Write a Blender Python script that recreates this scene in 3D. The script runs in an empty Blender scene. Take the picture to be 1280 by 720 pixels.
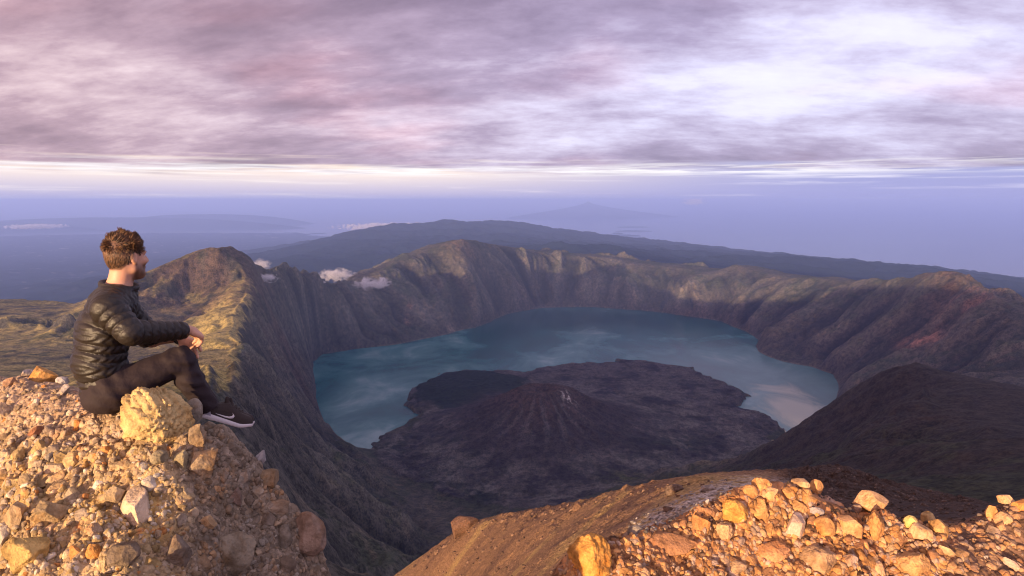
import bpy, math, random
import numpy as np
from mathutils import Vector, Matrix

random.seed(7)
R = math.radians
scene = bpy.context.scene
col = scene.collection

# ------------------------------------------------------------------ camera
FOC = 820.0                 # focal length in pixels of the 1280 px wide photograph
PITCH = R(7.6)
cam_data = bpy.data.cameras.new('camera')
cam_data.sensor_width = 36.0
cam_data.lens = 36.0 * FOC / 1280.0
cam_data.clip_start = 0.1
cam_data.clip_end = 600000.0
cam = bpy.data.objects.new('camera', cam_data)
cam.location = (0, 0, 0)
cam.rotation_euler = (math.pi / 2 - PITCH, 0, 0)
col.objects.link(cam)
scene.camera = cam

# ------------------------------------------------------------------ sun
SUN_EL = R(5.7)
SUN_AZ = R(-146.0)          # from +Y, clockwise: behind the camera to the left
sun_dir = Vector((math.sin(SUN_AZ) * math.cos(SUN_EL), math.cos(SUN_AZ) * math.cos(SUN_EL), math.sin(SUN_EL)))
sl = bpy.data.lights.new('sun', 'SUN')
sl.energy = 5.0
sl.angle = R(0.6)
sl.color = (1.0, 0.69, 0.39)
so = bpy.data.objects.new('sun', sl)
so.rotation_euler = sun_dir.to_track_quat('Z', 'Y').to_euler()
so.location = (-20, -20, 20)
col.objects.link(so)

# ------------------------------------------------------------------ node helper
class NT:
    def __init__(self, tree):
        self.t = tree
    def n(self, typ, **kw):
        nd = self.t.nodes.new(typ)
        for k, v in kw.items():
            if k.startswith('i_'):
                key = k[2:]
                key = int(key) if key.isdigit() else key.replace('_', ' ')
                self.set(nd.inputs[key], v)
            else:
                setattr(nd, k, v)
        return nd
    def set(self, sock, v):
        if isinstance(v, bpy.types.NodeSocket):
            self.t.links.new(v, sock)
        elif v is not None:
            sock.default_value = v
    def m(self, op, a, b=None, c=None, clamp=False):
        nd = self.t.nodes.new('ShaderNodeMath'); nd.operation = op; nd.use_clamp = clamp
        for i, v in enumerate((a, b, c)):
            if v is not None: self.set(nd.inputs[i], v)
        return nd.outputs[0]
    def vm(self, op, a, b=None, scale=None):
        nd = self.t.nodes.new('ShaderNodeVectorMath'); nd.operation = op
        self.set(nd.inputs[0], a)
        if b is not None: self.set(nd.inputs[1], b)
        if scale is not None: self.set(nd.inputs['Scale'], scale)
        return nd.outputs[1] if op in ('DOT_PRODUCT', 'LENGTH', 'DISTANCE') else nd.outputs[0]
    def mix(self, f, a, b, mode='MIX'):
        nd = self.t.nodes.new('ShaderNodeMix'); nd.data_type = 'RGBA'; nd.blend_type = mode
        def c4(v): return v if isinstance(v, bpy.types.NodeSocket) else (tuple(v) + (1,))[:4]
        self.set(nd.inputs[0], f); self.set(nd.inputs[6], c4(a)); self.set(nd.inputs[7], c4(b))
        return nd.outputs[2]
    def ss(self, v, lo, hi, a=0.0, b=1.0):
        nd = self.t.nodes.new('ShaderNodeMapRange'); nd.interpolation_type = 'SMOOTHSTEP'
        self.set(nd.inputs[0], v)
        for i, q in enumerate((lo, hi, a, b)): self.set(nd.inputs[i + 1], q)
        return nd.outputs[0]
    def noise(self, vec, scale, detail=6, rough=0.55, dist=0.0, dim='3D', w=None, out=0, lac=2.0):
        nd = self.t.nodes.new('ShaderNodeTexNoise'); nd.noise_dimensions = dim
        if vec is not None: self.set(nd.inputs['Vector'], vec)
        if w is not None: self.set(nd.inputs['W'], w)
        nd.inputs['Scale'].default_value = scale; nd.inputs['Detail'].default_value = detail
        nd.inputs['Roughness'].default_value = rough; nd.inputs['Distortion'].default_value = dist
        nd.inputs['Lacunarity'].default_value = lac
        return nd.outputs[out]
    def voro(self, vec, scale, feature='F1', out='Distance', rand=1.0, metric='EUCLIDEAN'):
        nd = self.t.nodes.new('ShaderNodeTexVoronoi'); nd.feature = feature; nd.distance = metric
        self.set(nd.inputs['Vector'], vec); nd.inputs['Scale'].default_value = scale
        nd.inputs['Randomness'].default_value = rand
        return nd.outputs[out]
    def ramp(self, f, stops, mode='LINEAR'):
        nd = self.t.nodes.new('ShaderNodeValToRGB'); cr = nd.color_ramp; cr.interpolation = mode
        while len(cr.elements) < len(stops): cr.elements.new(0.5)
        for e, (p, c) in zip(cr.elements, stops):
            e.position = p; e.color = tuple(c) + (1,)
        self.set(nd.inputs[0], f)
        return nd.outputs[0]
    def mapv(self, vec, loc=(0, 0, 0), rot=(0, 0, 0), scale=(1, 1, 1)):
        nd = self.t.nodes.new('ShaderNodeMapping')
        self.set(nd.inputs[0], vec); nd.inputs[1].default_value = loc; nd.inputs[2].default_value = rot; nd.inputs[3].default_value = scale
        return nd.outputs[0]
    def bump(self, h, strength=0.5, dist=0.1, normal=None):
        nd = self.t.nodes.new('ShaderNodeBump'); nd.inputs['Strength'].default_value = strength
        nd.inputs['Distance'].default_value = dist; self.set(nd.inputs['Height'], h)
        if normal is not None: self.set(nd.inputs['Normal'], normal)
        return nd.outputs[0]

def new_mat(name):
    m = bpy.data.materials.new(name); m.use_nodes = True
    t = m.node_tree
    for nd in list(t.nodes):
        if nd.type != 'OUTPUT_MATERIAL' and nd.type != 'BSDF_PRINCIPLED': t.nodes.remove(nd)
    return m, NT(t), t.nodes['Principled BSDF'], t.nodes['Material Output']

# ------------------------------------------------------------------ world: overcast dawn sky over a clear strip
w = bpy.data.worlds.new('World'); scene.world = w; w.use_nodes = True
t = w.node_tree; t.nodes.clear(); N = NT(t)
tc = N.n('ShaderNodeTexCoord')
d = N.vm('NORMALIZE', tc.outputs['Generated'])
sep = N.n('ShaderNodeSeparateXYZ', i_0=d)
X, Y, Z = sep.outputs
sky = N.n('ShaderNodeTexSky', sky_type='NISHITA', sun_disc=False)
sky.sun_elevation = SUN_EL; sky.sun_rotation = SUN_AZ; sky.altitude = 3700; sky.air_density = 1.3; sky.dust_density = 2.0
zc = N.m('MAXIMUM', Z, 0.0)
inv = N.m('DIVIDE', 1.0, N.m('ADD', zc, 0.24))
comb = N.n('ShaderNodeCombineXYZ', i_0=N.m('MULTIPLY', X, inv), i_1=N.m('MULTIPLY', Y, inv), i_2=0.0)
uv = comb.outputs[0]
side = N.m('DIVIDE', X, N.m('MAXIMUM', N.m('SQRT', N.m('ADD', N.m('MULTIPLY', X, X), N.m('MULTIPLY', Y, Y))), 1e-3))   # -1 left .. 1 right
uvr = N.mapv(uv, rot=(0, 0, R(14)), scale=(0.72, 1.0, 1.0))
n1 = N.noise(N.mapv(uvr, loc=(3.1, 1.7, 0)), 1.05, 10, 0.56, 0.25)
n2 = N.noise(N.mapv(uvr, loc=(9.4, 4.2, 0), scale=(0.8, 1.2, 1)), 2.6, 11, 0.64, 0.2)
n3 = N.noise(N.mapv(uv, loc=(2.0, 7.0, 0), scale=(1.0, 1.5, 1)), 8.0, 8, 0.62, 0.15)
body = N.m('ADD', N.m('ADD', N.m('MULTIPLY', n1, 0.62), N.m('MULTIPLY', n2, 0.34)), N.m('MULTIPLY', n3, 0.12))
# a little brighter high up and to the right, as where the deck thins
body = N.m('ADD', body, N.m('MULTIPLY', N.ss(Z, 0.02, 0.22), 0.055))
body = N.m('ADD', body, N.m('MULTIPLY', side, 0.035))
ccol = N.ramp(body, [(0.39, (0.19, 0.145, 0.205)), (0.48, (0.28, 0.215, 0.295)), (0.55, (0.39, 0.31, 0.405)), (0.61, (0.55, 0.475, 0.57)), (0.69, (0.76, 0.71, 0.81)), (0.8, (0.88, 0.85, 0.92))])
pink = N.mix(N.ss(side, -0.75, 0.3), (1.16, 0.97, 0.86), (0.93, 0.96, 1.12))
ccol = N.mix(1.0, ccol, pink, 'MULTIPLY')
rose = N.noise(N.mapv(uvr, loc=(5, 12, 0)), 1.1, 4, 0.5)
ccol = N.mix(N.ss(rose, 0.5, 0.68, 0, 0.6), ccol, N.mix(1.0, ccol, (1.25, 0.95, 0.88), 'MULTIPLY'))
# clear strip under the deck: warm cream on the sun's side, blue away from it
warm = N.mix(N.ss(Z, 0.0, 0.056), (0.50, 0.45, 0.62), (1.0, 0.82, 0.67))
blue = N.mix(N.ss(Z, -0.004, 0.05), (0.28, 0.29, 0.60), (0.30, 0.31, 0.58))
strip = N.mix(N.ss(side, -0.25, 0.5), warm, blue)
stv = N.n('ShaderNodeCombineXYZ', i_0=N.m('MULTIPLY', side, 2.2), i_1=N.m('MULTIPLY', Z, 60.0), i_2=0.0).outputs[0]
st = N.noise(stv, 1.6, 6, 0.6, 0.3)
strip = N.mix(N.ss(st, 0.52, 0.72, 0, 0.75), strip, N.mix(N.ss(side, -0.4, 0.5), (1.0, 0.90, 0.80), (0.86, 0.82, 0.92)))
# bright streak right at the base of the deck
streak = N.m('MULTIPLY', N.ss(Z, 0.032, 0.044), N.ss(Z, 0.062, 0.052))
streak = N.m('MULTIPLY', streak, N.ss(N.noise(stv, 2.3, 5, 0.6), 0.40, 0.56))
strip = N.mix(streak, strip, (1.0, 0.96, 0.95))
edge = N.m('ADD', Z, N.m('MULTIPLY', N.m('SUBTRACT', N.noise(stv, 1.2, 7, 0.62, 0.2), 0.5), 0.075))
deck = N.ss(edge, 0.036, 0.060)
sc_ = N.mix(deck, strip, ccol)
# the open eastern sky behind the camera, where the sun has just come up
hl_ = N.m('MAXIMUM', N.m('SQRT', N.m('ADD', N.m('MULTIPLY', X, X), N.m('MULTIPLY', Y, Y))), 1e-3)
sh_ = Vector((sun_dir.x, sun_dir.y)).normalized()
cosa = N.m('DIVIDE', N.m('ADD', N.m('MULTIPLY', X, sh_.x), N.m('MULTIPLY', Y, sh_.y)), hl_)
glow = N.m('MULTIPLY', N.ss(cosa, 0.25, 1.0), N.ss(Z, 0.75, 0.05))
sc_ = N.mix(1.0, sc_, N.mix(glow, (1, 1, 1), (4.6, 3.5, 2.7)), 'MULTIPLY')
sc_ = N.vm('SCALE', sc_, scale=10.0)
fin = N.mix(0.93, sky.outputs[0], sc_)
bg = N.n('ShaderNodeBackground', i_Color=fin, i_Strength=0.068)
out = N.n('ShaderNodeOutputWorld', i_Surface=bg.outputs[0])

# ------------------------------------------------------------------ render settings
vs = scene.view_settings
scene.display_settings.display_device = 'sRGB'
vs.view_transform = 'Standard'; vs.look = 'None'; vs.exposure = 1.0; vs.gamma = 1.0; vs.use_curve_mapping = False
cy = scene.cycles
scene.render.engine = 'CYCLES'
cy.use_denoising = True; cy.use_adaptive_sampling = False; cy.filter_width = 1.15
cy.max_bounces = 5; cy.diffuse_bounces = 2; cy.glossy_bounces = 2; cy.transmission_bounces = 2; cy.volume_bounces = 1
cy.transparent_max_bounces = 16
cy.sample_clamp_indirect = 4.0

# ------------------------------------------------------------------ numpy helpers
def ray(px, py):
    u = (px - 640.0) / FOC; v = (360.0 - py) / FOC
    return np.array([u, math.cos(PITCH) + v * math.sin(PITCH), -math.sin(PITCH) + v * math.cos(PITCH)])
def at(px, py, Y=None, z=None):
    d = ray(px, py)
    return d * (Y / d[1] if Y is not None else z / d[2])

def hash2(ix, iy, seed):
    h = (ix.astype(np.int64) * 374761393 + iy.astype(np.int64) * 668265263 + seed * 1442695041) & 0xFFFFFFFF
    h = ((h ^ (h >> 13)) * 1274126177) & 0xFFFFFFFF
    h = ((h ^ (h >> 15)) * 2246822519) & 0xFFFFFFFF
    return (h ^ (h >> 16)) & 0xFFFFFFFF
def gnoise(x, y, seed=0):
    xi = np.floor(x); yi = np.floor(y); fx = x - xi; fy = y - yi
    u = fx * fx * fx * (fx * (fx * 6 - 15) + 10); v = fy * fy * fy * (fy * (fy * 6 - 15) + 10)
    r = []
    for dx in (0, 1):
        for dy in (0, 1):
            a = hash2(xi + dx, yi + dy, seed) * (2 * math.pi / 4294967296.0)
            r.append(np.cos(a) * (fx - dx) + np.sin(a) * (fy - dy))
    a = r[0] + (r[2] - r[0]) * u; b = r[1] + (r[3] - r[1]) * u
    return (a + (b - a) * v) * 1.4
def fbm(x, y, oct=5, seed=0, gain=0.5, ridged=False):
    s = 0; a = 1.0; f = 1.0; tot = 0
    for o in range(oct):
        n = gnoise(x * f + 17.3 * o, y * f - 9.1 * o, seed + o)
        if ridged: n = 1 - 2 * np.abs(n)
        s = s + a * n; tot += a; a *= gain; f *= 2.03
    return s / tot
def worley(x, y, seed=0):
    xi = np.floor(x); yi = np.floor(y)
    d1 = np.full(x.shape, 9.0); d2 = np.full(x.shape, 9.0); idv = np.zeros(x.shape)
    for dx in (-1, 0, 1):
        for dy in (-1, 0, 1):
            cx = xi + dx; cyy = yi + dy
            h = hash2(cx, cyy, seed)
            ox = (h & 0xFFFF) / 65536.0; oy = ((h >> 16) & 0xFFFF) / 65536.0
            dd = np.hypot(cx + ox - x, cyy + oy - y)
            near = dd < d1
            d2 = np.where(near, d1, np.minimum(d2, dd)); idv = np.where(near, (h & 0xFFFF) / 65536.0, idv); d1 = np.where(near, dd, d1)
    return d1, d2, idv
def smooth(a, b, x):
    t = np.clip((x - a) / (b - a), 0, 1); return t * t * (3 - 2 * t)

def erosion(px, py, dx, dy, seed):
    xi = np.floor(px); yi = np.floor(py)
    va = np.zeros_like(px); gx = np.zeros_like(px); gy = np.zeros_like(px); wt = np.zeros_like(px)
    for i in (-1, 0, 1, 2):
        for j in (-1, 0, 1, 2):
            cx = xi + i; cyy = yi + j
            h = hash2(cx, cyy, seed)
            ox = (h & 0xFFFF) / 65536.0 - 0.5; oy = ((h >> 16) & 0xFFFF) / 65536.0 - 0.5
            qx = px - cx - ox * 0.9; qy = py - cyy - oy * 0.9
            wgt = np.exp(-2.2 * (qx * qx + qy * qy))
            mag = (qx * dx + qy * dy) * 2 * math.pi
            wt += wgt; va += np.cos(mag) * wgt
            s = -np.sin(mag) * wgt
            gx += s * dx; gy += s * dy
    return va / wt, gx / wt, gy / wt

def rbf_fit(P, V):
    n = len(P)
    D = np.sqrt(((P[:, None] - P[None]) ** 2).sum(-1))
    A = np.zeros((n + 3, n + 3)); A[:n, :n] = D; A[:n, n] = 1; A[:n, n + 1:n + 3] = P
    A[n:, :n] = A[:n, n:].T
    A[:n, :n] += np.eye(n) * -1e-4
    b = np.zeros(n + 3); b[:n] = V
    return np.linalg.solve(A, b)
def rbf_eval(P, W, Q):
    n = len(P); out = np.empty(len(Q))
    for i in range(0, len(Q), 20000):
        q = Q[i:i + 20000]
        D = np.sqrt(((q[:, None] - P[None]) ** 2).sum(-1))
        out[i:i + 20000] = D @ W[:n] + W[n] + q @ W[n + 1:]
    return out
def upsample(a0, r0, M, az, lr):
    """bilinear: M on (a0, r0) looked up on the grid az x lr"""
    fa = np.interp(az, a0, np.arange(len(a0))); fr = np.interp(lr, r0, np.arange(len(r0)))
    ia = np.clip(fa.astype(int), 0, len(a0) - 2); ir = np.clip(fr.astype(int), 0, len(r0) - 2)
    ta = (fa - ia)[:, None]; tr = (fr - ir)[None]
    return (M[np.ix_(ia, ir)] * (1 - ta) * (1 - tr) + M[np.ix_(ia + 1, ir)] * ta * (1 - tr)
            + M[np.ix_(ia, ir + 1)] * (1 - ta) * tr + M[np.ix_(ia + 1, ir + 1)] * ta * tr)

def mesh_np(name, V, F, smooth_shade=True, attrs=None):
    me = bpy.data.meshes.new(name)
    V = np.ascontiguousarray(V, dtype=np.float32); F = np.ascontiguousarray(F, dtype=np.int32)
    k = F.shape[1]
    me.vertices.add(len(V)); me.vertices.foreach_set('co', V.ravel())
    me.loops.add(F.size); me.loops.foreach_set('vertex_index', F.ravel())
    me.polygons.add(len(F)); me.polygons.foreach_set('loop_start', np.arange(0, F.size, k, dtype=np.int32))
    if smooth_shade: me.polygons.foreach_set('use_smooth', np.ones(len(F), dtype=bool))
    me.update(calc_edges=True)
    for nme, arr in (attrs or {}).items():
        arr = np.asarray(arr, dtype=np.float32)
        if arr.ndim == 1:
            a = me.attributes.new(nme, 'FLOAT', 'POINT'); a.data.foreach_set('value', arr)
        else:
            a = me.attributes.new(nme, 'FLOAT_COLOR', 'POINT')
            if arr.shape[1] == 3: arr = np.concatenate([arr, np.ones((len(arr), 1), np.float32)], 1)
            a.data.foreach_set('color', np.ascontiguousarray(arr).ravel())
    return me
def grid_faces(na, nb):
    i = np.arange(na - 1)[:, None] * nb + np.arange(nb - 1)[None]
    return np.stack([i, i + 1, i + nb + 1, i + nb], -1).reshape(-1, 4)[:, ::-1]
def link(name, me, mat=None, parent=None, **props):
    o = bpy.data.objects.new(name, me); col.objects.link(o)
    if mat is not None and me is not None:
        me.materials.clear(); me.materials.append(mat)
    if parent is not None: o.parent = parent
    for k, v in props.items():
        if v is not None: o[k] = v
    return o
# ================================================================== LARGE STRUCTURE
LAKE = -1480.0
SEA = -3000.0
HAZE_TOP = 340.0

def lines_to_points(lines, step=0.022, unit=1000.0, clampz=None):
    """control lines in (azimuth, ln r) with elevation slope m = z / r"""
    P = []; V = []
    for ln in lines:
        c = []
        for q in ln:
            w_ = at(*q[:2], **({'Y': q[2] * unit} if q[2] > 0 else {'z': q[2]}))
            if clampz is not None and q[2] > 0 and w_[2] < clampz: w_ = w_ * (clampz / w_[2])
            r = math.hypot(w_[0], w_[1]); c.append((math.atan2(w_[0], w_[1]), math.log(r), w_[2] / r))
        c = np.array(c)
        if len(c) == 1:
            P.append(c[0, :2]); V.append(c[0, 2]); continue
        for a, b in zip(c[:-1], c[1:]):
            n = max(1, int(math.hypot(*(b - a)[:2]) / step))
            for k in range(n):
                q = a + (b - a) * k / n; P.append(q[:2]); V.append(q[2])
        P.append(c[-1, :2]); V.append(c[-1, 2])
    return np.array(P), np.array(V)
def raw(P, V, pts):
    """extra points (azimuth deg, r metres, z metres)"""
    p = np.array([(R(a), math.log(r)) for a, r, z in pts]); v = np.array([z / r for a, r, z in pts])
    return np.concatenate([P, p]), np.concatenate([V, v])
def dedupe(P, V, eps=0.006):
    keep = []
    for i in range(len(P)):
        if all(abs(P[i, 0] - P[j, 0]) + abs(P[i, 1] - P[j, 1]) > eps for j in keep): keep.append(i)
    return P[keep], V[keep]

L = LAKE
rim = [(1420, 470, 3.3), (1340, 425, 3.7), (1280, 388, 4.2), (1240, 363, 4.8), (1205, 342, 5.2), (1185, 338, 5.4), (1150, 343, 5.6), (1120, 354, 6.0), (1060, 350, 6.8), (1000, 346, 7.6),
       (960, 339, 8.2), (925, 331, 8.6), (900, 338, 8.8), (850, 334, 9.0), (800, 329, 9.3), (765, 323, 9.4), (740, 323, 9.4), (700, 320, 9.4),
       (660, 319, 9.2), (620, 310, 8.9), (596, 302, 8.7), (578, 299, 8.6), (545, 308, 8.3), (510, 320, 8.0), (480, 335, 7.6), (450, 346, 7.2), (430, 353, 6.9),
       (400, 356, 6.4), (380, 354, 5.9), (360, 350, 5.5), (345, 351, 5.1), (330, 346, 4.8), (315, 331, 4.5), (290, 318, 4.3), (273, 312, 4.2),
       (255, 319, 4.2), (230, 331, 4.1), (200, 344, 4.0), (170, 357, 3.9), (130, 372, 3.9), (90, 384, 4.0), (50, 381, 4.2), (0, 379, 4.4), (-60, 384, 4.5), (-150, 400, 4.5)]
shore_far = [(390, 452, L), (402, 443, L), (440, 437, L), (500, 432, L), (560, 420, L), (600, 408, L), (640, 391, L), (680, 385, L), (740, 384, L), (800, 388, L),
             (850, 394, L), (900, 402, L), (930, 415, L), (945, 426, L), (938, 440, L), (960, 453, L), (1000, 463, L), (1038, 468, L), (1042, 482, L), (1035, 505, L), (1028, 525, L), (1005, 543, L), (985, 552, L)]
shore_left = [(390, 452, L), (392, 468, L), (398, 490, L), (402, 515, L), (416, 540, L), (432, 558, L), (470, 560, L)]
isle = [(470, 560, L), (492, 546, L), (515, 536, L), (532, 521, L), (516, 508, L), (521, 490, L), (547, 472, L), (590, 467, L), (640, 467, L), (655, 470, L), (685, 460, L), (730, 456, L), (800, 454, L), (850, 461, L),
        (890, 475, L), (925, 489, L), (932, 498, L), (914, 511, L), (950, 522, L), (978, 530, L), (984, 540, L), (955, 553, L)]
lake_in = [[(450, 500, L - 70)], [(470, 530, L - 60)], [(550, 447, L - 80)], [(620, 440, L - 90)], [(700, 420, L - 90)], [(800, 425, L - 90)], [(850, 435, L - 80)], [(910, 455, L - 80)], [(980, 480, L - 70)], [(1012, 510, L - 50)],
           [(480, 470, L - 80)], [(430, 470, L - 70)], [(960, 505, L - 40)], [(1005, 527, L - 20)], [(975, 547, L - 8)], [(500, 515, L - 50)], [(670, 395, L - 50)], [(850, 405, L - 50)], [(920, 425, L - 40)]]
isle_in = [[(560, 500, L + 30)], [(600, 480, L + 25)], [(545, 530, L + 30)], [(520, 560, L + 30)], [(600, 540, L + 60)], [(720, 475, L + 35)], [(800, 475, L + 45)], [(850, 500, L + 45)], [(900, 520, L + 35)],
           [(930, 545, L + 35)], [(640, 590, L + 60)], [(760, 575, L + 60)], [(850, 560, L + 70)], [(560, 600, L + 60)], [(500, 575, L + 40)], [(700, 620, L + 80)], [(620, 640, L + 90)], [(780, 505, L + 60)]]
rim = [(x, y, Y * (1.035 if 400 < x < 1120 else 1.0)) for x, y, Y in rim]
left_edge = [(315, 331, 4.5), (318, 352, 4.2), (312, 372, 3.85), (303, 392, 3.5), (298, 412, 3.2), (301, 440, 2.7), (290, 462, 2.25), (292, 485, 1.7), (284, 545, 1.1), (262, 660, 0.6)]
cliffs = [[(345, 400, 4.5)], [(330, 440, 3.6)], [(360, 430, 4.9)], [(350, 480, 3.5)], [(370, 470, 4.7)], [(380, 510, 4.0)], [(330, 520, 2.3)], [(355, 555, 2.3)], [(385, 560, 3.2)], [(410, 590, 2.8)],
          [(372, 600, 1.8)], [(440, 610, 2.8)], [(380, 650, 1.4)], [(470, 590, 3.5)], [(420, 650, 1.9)], [(450, 690, 1.8)], [(490, 650, 2.55)], [(510, 700, 2.1)], [(430, 740, 1.2)], [(540, 640, 2.9)], [(380, 400, 5.6)], [(420, 400, 6.4)], [(470, 395, 7.0)],
          [(540, 360, 7.9)], [(590, 350, 8.1)], [(640, 350, 8.7)]]
ridge_578 = [[(578, 299, 8.6), (585, 330, 8.25), (600, 365, 7.9), (610, 395, 7.6)]]
right_wall = [[(985, 408, 6.5)], [(955, 420, 6.6)], [(1020, 415, 6.2)], [(1030, 450, 5.75)], [(1060, 400, 6.0)], [(1060, 440, 5.5)], [(1100, 420, 5.3)], [(1150, 420, 4.9)], [(1200, 400, 4.6)], [(1250, 420, 4.0)], [(1100, 460, 4.7)], [(1160, 450, 4.5)],
              [(1220, 460, 3.9)], [(1275, 480, 3.2)], [(1080, 490, 4.4)], [(1130, 380, 5.4)], [(1030, 380, 6.6)], [(930, 380, 7.7)], [(860, 365, 8.5)], [(780, 355, 9.0)], [(1185, 370, 5.1)]]
hill = [[(1420, 570, 1.2), (1340, 532, 1.45), (1280, 504, 1.7), (1230, 481, 1.95), (1180, 467, 2.15), (1155, 460, 2.2), (1140, 456, 2.25), (1125, 460, 2.3), (1105, 467, 2.35), (1070, 488, 2.5), (1040, 516, 2.65), (1010, 546, 2.75), (960, 571, 2.75), (900, 598, 2.6)],
        [(1150, 540, 1.5)], [(1080, 540, 2.1)], [(1020, 575, 2.1)], [(960, 600, 2.0)], [(1230, 540, 1.3)], [(1280, 570, 1.0)], [(1200, 600, 0.8)], [(1100, 590, 1.2)], [(1280, 640, 0.5)], [(1050, 640, 0.8)], [(900, 640, 1.4)], [(800, 650, 1.9)], [(1150, 500, 1.9)], [(740, 660, 2.2)], [(640, 690, 2.2)], [(600, 760, 1.2)], [(800, 760, 0.7)], [(1000, 720, 0.45)], [(1150, 680, 0.4)], [(500, 800, 0.9)], [(400, 800, 0.7)], [(300, 700, 0.4)], [(400, 790, 0.36)], [(450, 800, 0.36)], [(500, 800, 0.4)], [(345, 770, 0.36)], [(420, 760, 0.7)], [(470, 745, 1.1)]]
behind_hill = [[(1280, 560, 2.4)], [(1180, 520, 3.0)], [(1100, 515, 3.5)], [(1050, 530, 3.6)], [(1000, 565, 3.5)], [(930, 590, 3.3)], [(860, 590, 3.5)]]
flank = [[(270, 400, 3.65)], [(250, 430, 3.2)], [(230, 400, 3.7)], [(230, 380, 3.95)], [(200, 440, 3.05)], [(170, 420, 3.4)], [(280, 355, 4.15)], [(240, 360, 4.08)], [(130, 440, 3.0)], [(250, 480, 2.25)], [(200, 490, 2.0)], [(265, 455, 2.75)],
         [(100, 400, 3.2)], [(0, 412, 3.3)], [(50, 410, 3.4)], [(0, 440, 2.7)], [(60, 435, 2.9)], [(0, 470, 2.2)], [(90, 470, 2.4)], [(-100, 440, 2.8)], [(-100, 480, 1.8)], [(100, 700, 0.5)], [(0, 720, 0.4)], [(-100, 740, 0.35)], [(150, 540, 1.3)], [(30, 540, 1.3)], [(-100, 560, 1.1)],
         [(0, 400, 3.4), (60, 399, 3.4), (110, 395, 3.5)], [(40, 423, 3.1), (90, 405, 3.5)], [(20, 450, 2.5), (80, 428, 3.0)]]
P, V = lines_to_points([rim, shore_far, shore_left, isle, left_edge] + lake_in + isle_in + cliffs + ridge_578 + right_wall + hill + behind_hill + flank, clampz=LAKE + 45)
# the outer flanks falling away to the lowland
ext = []
for q in rim[::2]:
    w_ = at(q[0], q[1], Y=q[2] * 1000.0); r = math.hypot(w_[0], w_[1]); a = math.degrees(math.atan2(w_[0], w_[1]))
    ext += [(a, r * 1.16, w_[2] - 330), (a, r * 1.5, w_[2] - 1100), (a, max(16500, r * 2.1), -2550), (a, 26000, -3040)]
P, V = raw(P, V, ext)
P, V = dedupe(P, V)
W = rbf_fit(P, V)
a0 = np.linspace(R(-47), R(47), 460); r0 = np.linspace(math.log(330), math.log(26000), 460)
A_, R_ = np.meshgrid(a0, r0, indexing='ij')
M0 = rbf_eval(P, W, np.stack([A_.ravel(), R_.ravel()], 1)).reshape(A_.shape)

QA, QR = (1150, 1250) if not globals().get('DRAFT') else (600, 620)
az = np.linspace(R(-46), R(46), QA)
kn = np.array([math.log(340), math.log(1500), math.log(3000), math.log(10200), math.log(25500)]); fr = np.array([0, .12, .30, .92, 1.0])
lr = np.interp(np.linspace(0, 1, QR), fr, kn)
M = upsample(a0, r0, M0, az, lr)
AA, LR = np.meshgrid(az, lr, indexing='ij'); RR = np.exp(LR)
GX = np.sin(AA) * RR; GY = np.cos(AA) * RR; GZ = M * RR

# cinder cone in the lake
cc = at(678, 537, z=L + 40)
ca, sa = GX - cc[0], GY - cc[1]
cd = np.hypot(ca, sa); cth = np.arctan2(sa, ca)
wob = 1 + 0.07 * np.sin(cth * 3 + 0.6) + 0.05 * np.sin(cth * 7)
prof = np.interp(cd / wob, [0, 55, 100, 140, 300, 450, 600, 800, 980], [-55, -40, -2, -8, -118, -198, -252, -298, -330]) + 322
prof += smooth(1100, 300, cd) * smooth(40, 200, cd) * (np.abs(np.sin(cth * 17 + fbm(ca / 260, sa / 260, 3, 5) * 4)) * -14 + 8)
prof = prof * 0.86
cone = np.maximum(prof, 0)
GZ = GZ + cone

# slope direction of the base shape -> branching gullies
def slope(Zg):
    za = np.gradient(Zg, az, axis=0) / RR; zr = np.gradient(Zg, lr, axis=1) / RR
    return za * np.cos(AA) + zr * np.sin(AA), -za * np.sin(AA) + zr * np.cos(AA)
def blur(Zg, n):
    for _ in range(n):
        Zg = (np.pad(Zg, ((1, 1), (0, 0)), 'edge')[:-2] + Zg * 2 + np.pad(Zg, ((1, 1), (0, 0)), 'edge')[2:]) / 4
        Zg = (np.pad(Zg, ((0, 0), (1, 1)), 'edge')[:, :-2] + Zg * 2 + np.pad(Zg, ((0, 0), (1, 1)), 'edge')[:, 2:]) / 4
    return Zg
ZB = blur(GZ, 10)
sx, sy = slope(ZB)
sm = np.hypot(sx, sy)
above = smooth(0, 120, GZ - LAKE)
lava = np.zeros_like(GZ)
poly = np.array([at(q[0], q[1], z=L)[:2] for q in isle + [(1000, 560, L), (960, 585, L), (900, 605, L), (820, 640, L), (700, 660, L), (600, 650, L), (540, 630, L), (500, 600, L), (465, 575, L)]])
def in_poly(px, py, poly):
    ins = np.zeros(px.shape, bool); j = len(poly) - 1
    for i in range(len(poly)):
        xi, yi = poly[i]; xj, yj = poly[j]
        c = ((yi > py) != (yj > py)) & (px < (xj - xi) * (py - yi) / (yj - yi + 1e-9) + xi)
        ins ^= c; j = i
    return ins
wx = GX + 130 * fbm(GX / 420, GY / 420, 4, 91); wy = GY + 130 * fbm(GX / 420, GY / 420, 4, 77)
lava = blur(in_poly(wx, wy, poly).astype(float), 2)
lav_s = blur(in_poly(GX + 95 * fbm(GX / 300, GY / 300, 6, 191, .62), GY + 130 * fbm(GX / 300, GY / 300, 6, 177, .62), poly).astype(float), 1)
GZ = GZ + (lav_s - 0.5) * 75 * np.exp(-((GZ - LAKE) / 45) ** 2) * smooth(-2000, -1400, GX) * smooth(3900, 4200, GY)
above = smooth(0, 120, GZ - LAKE)
zone = np.array([at(q[0], q[1], z=L)[:2] for q in shore_far + [(955, 553, L), (900, 600, L), (700, 645, L), (560, 620, L), (470, 562, L)] + shore_left[::-1]])
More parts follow.
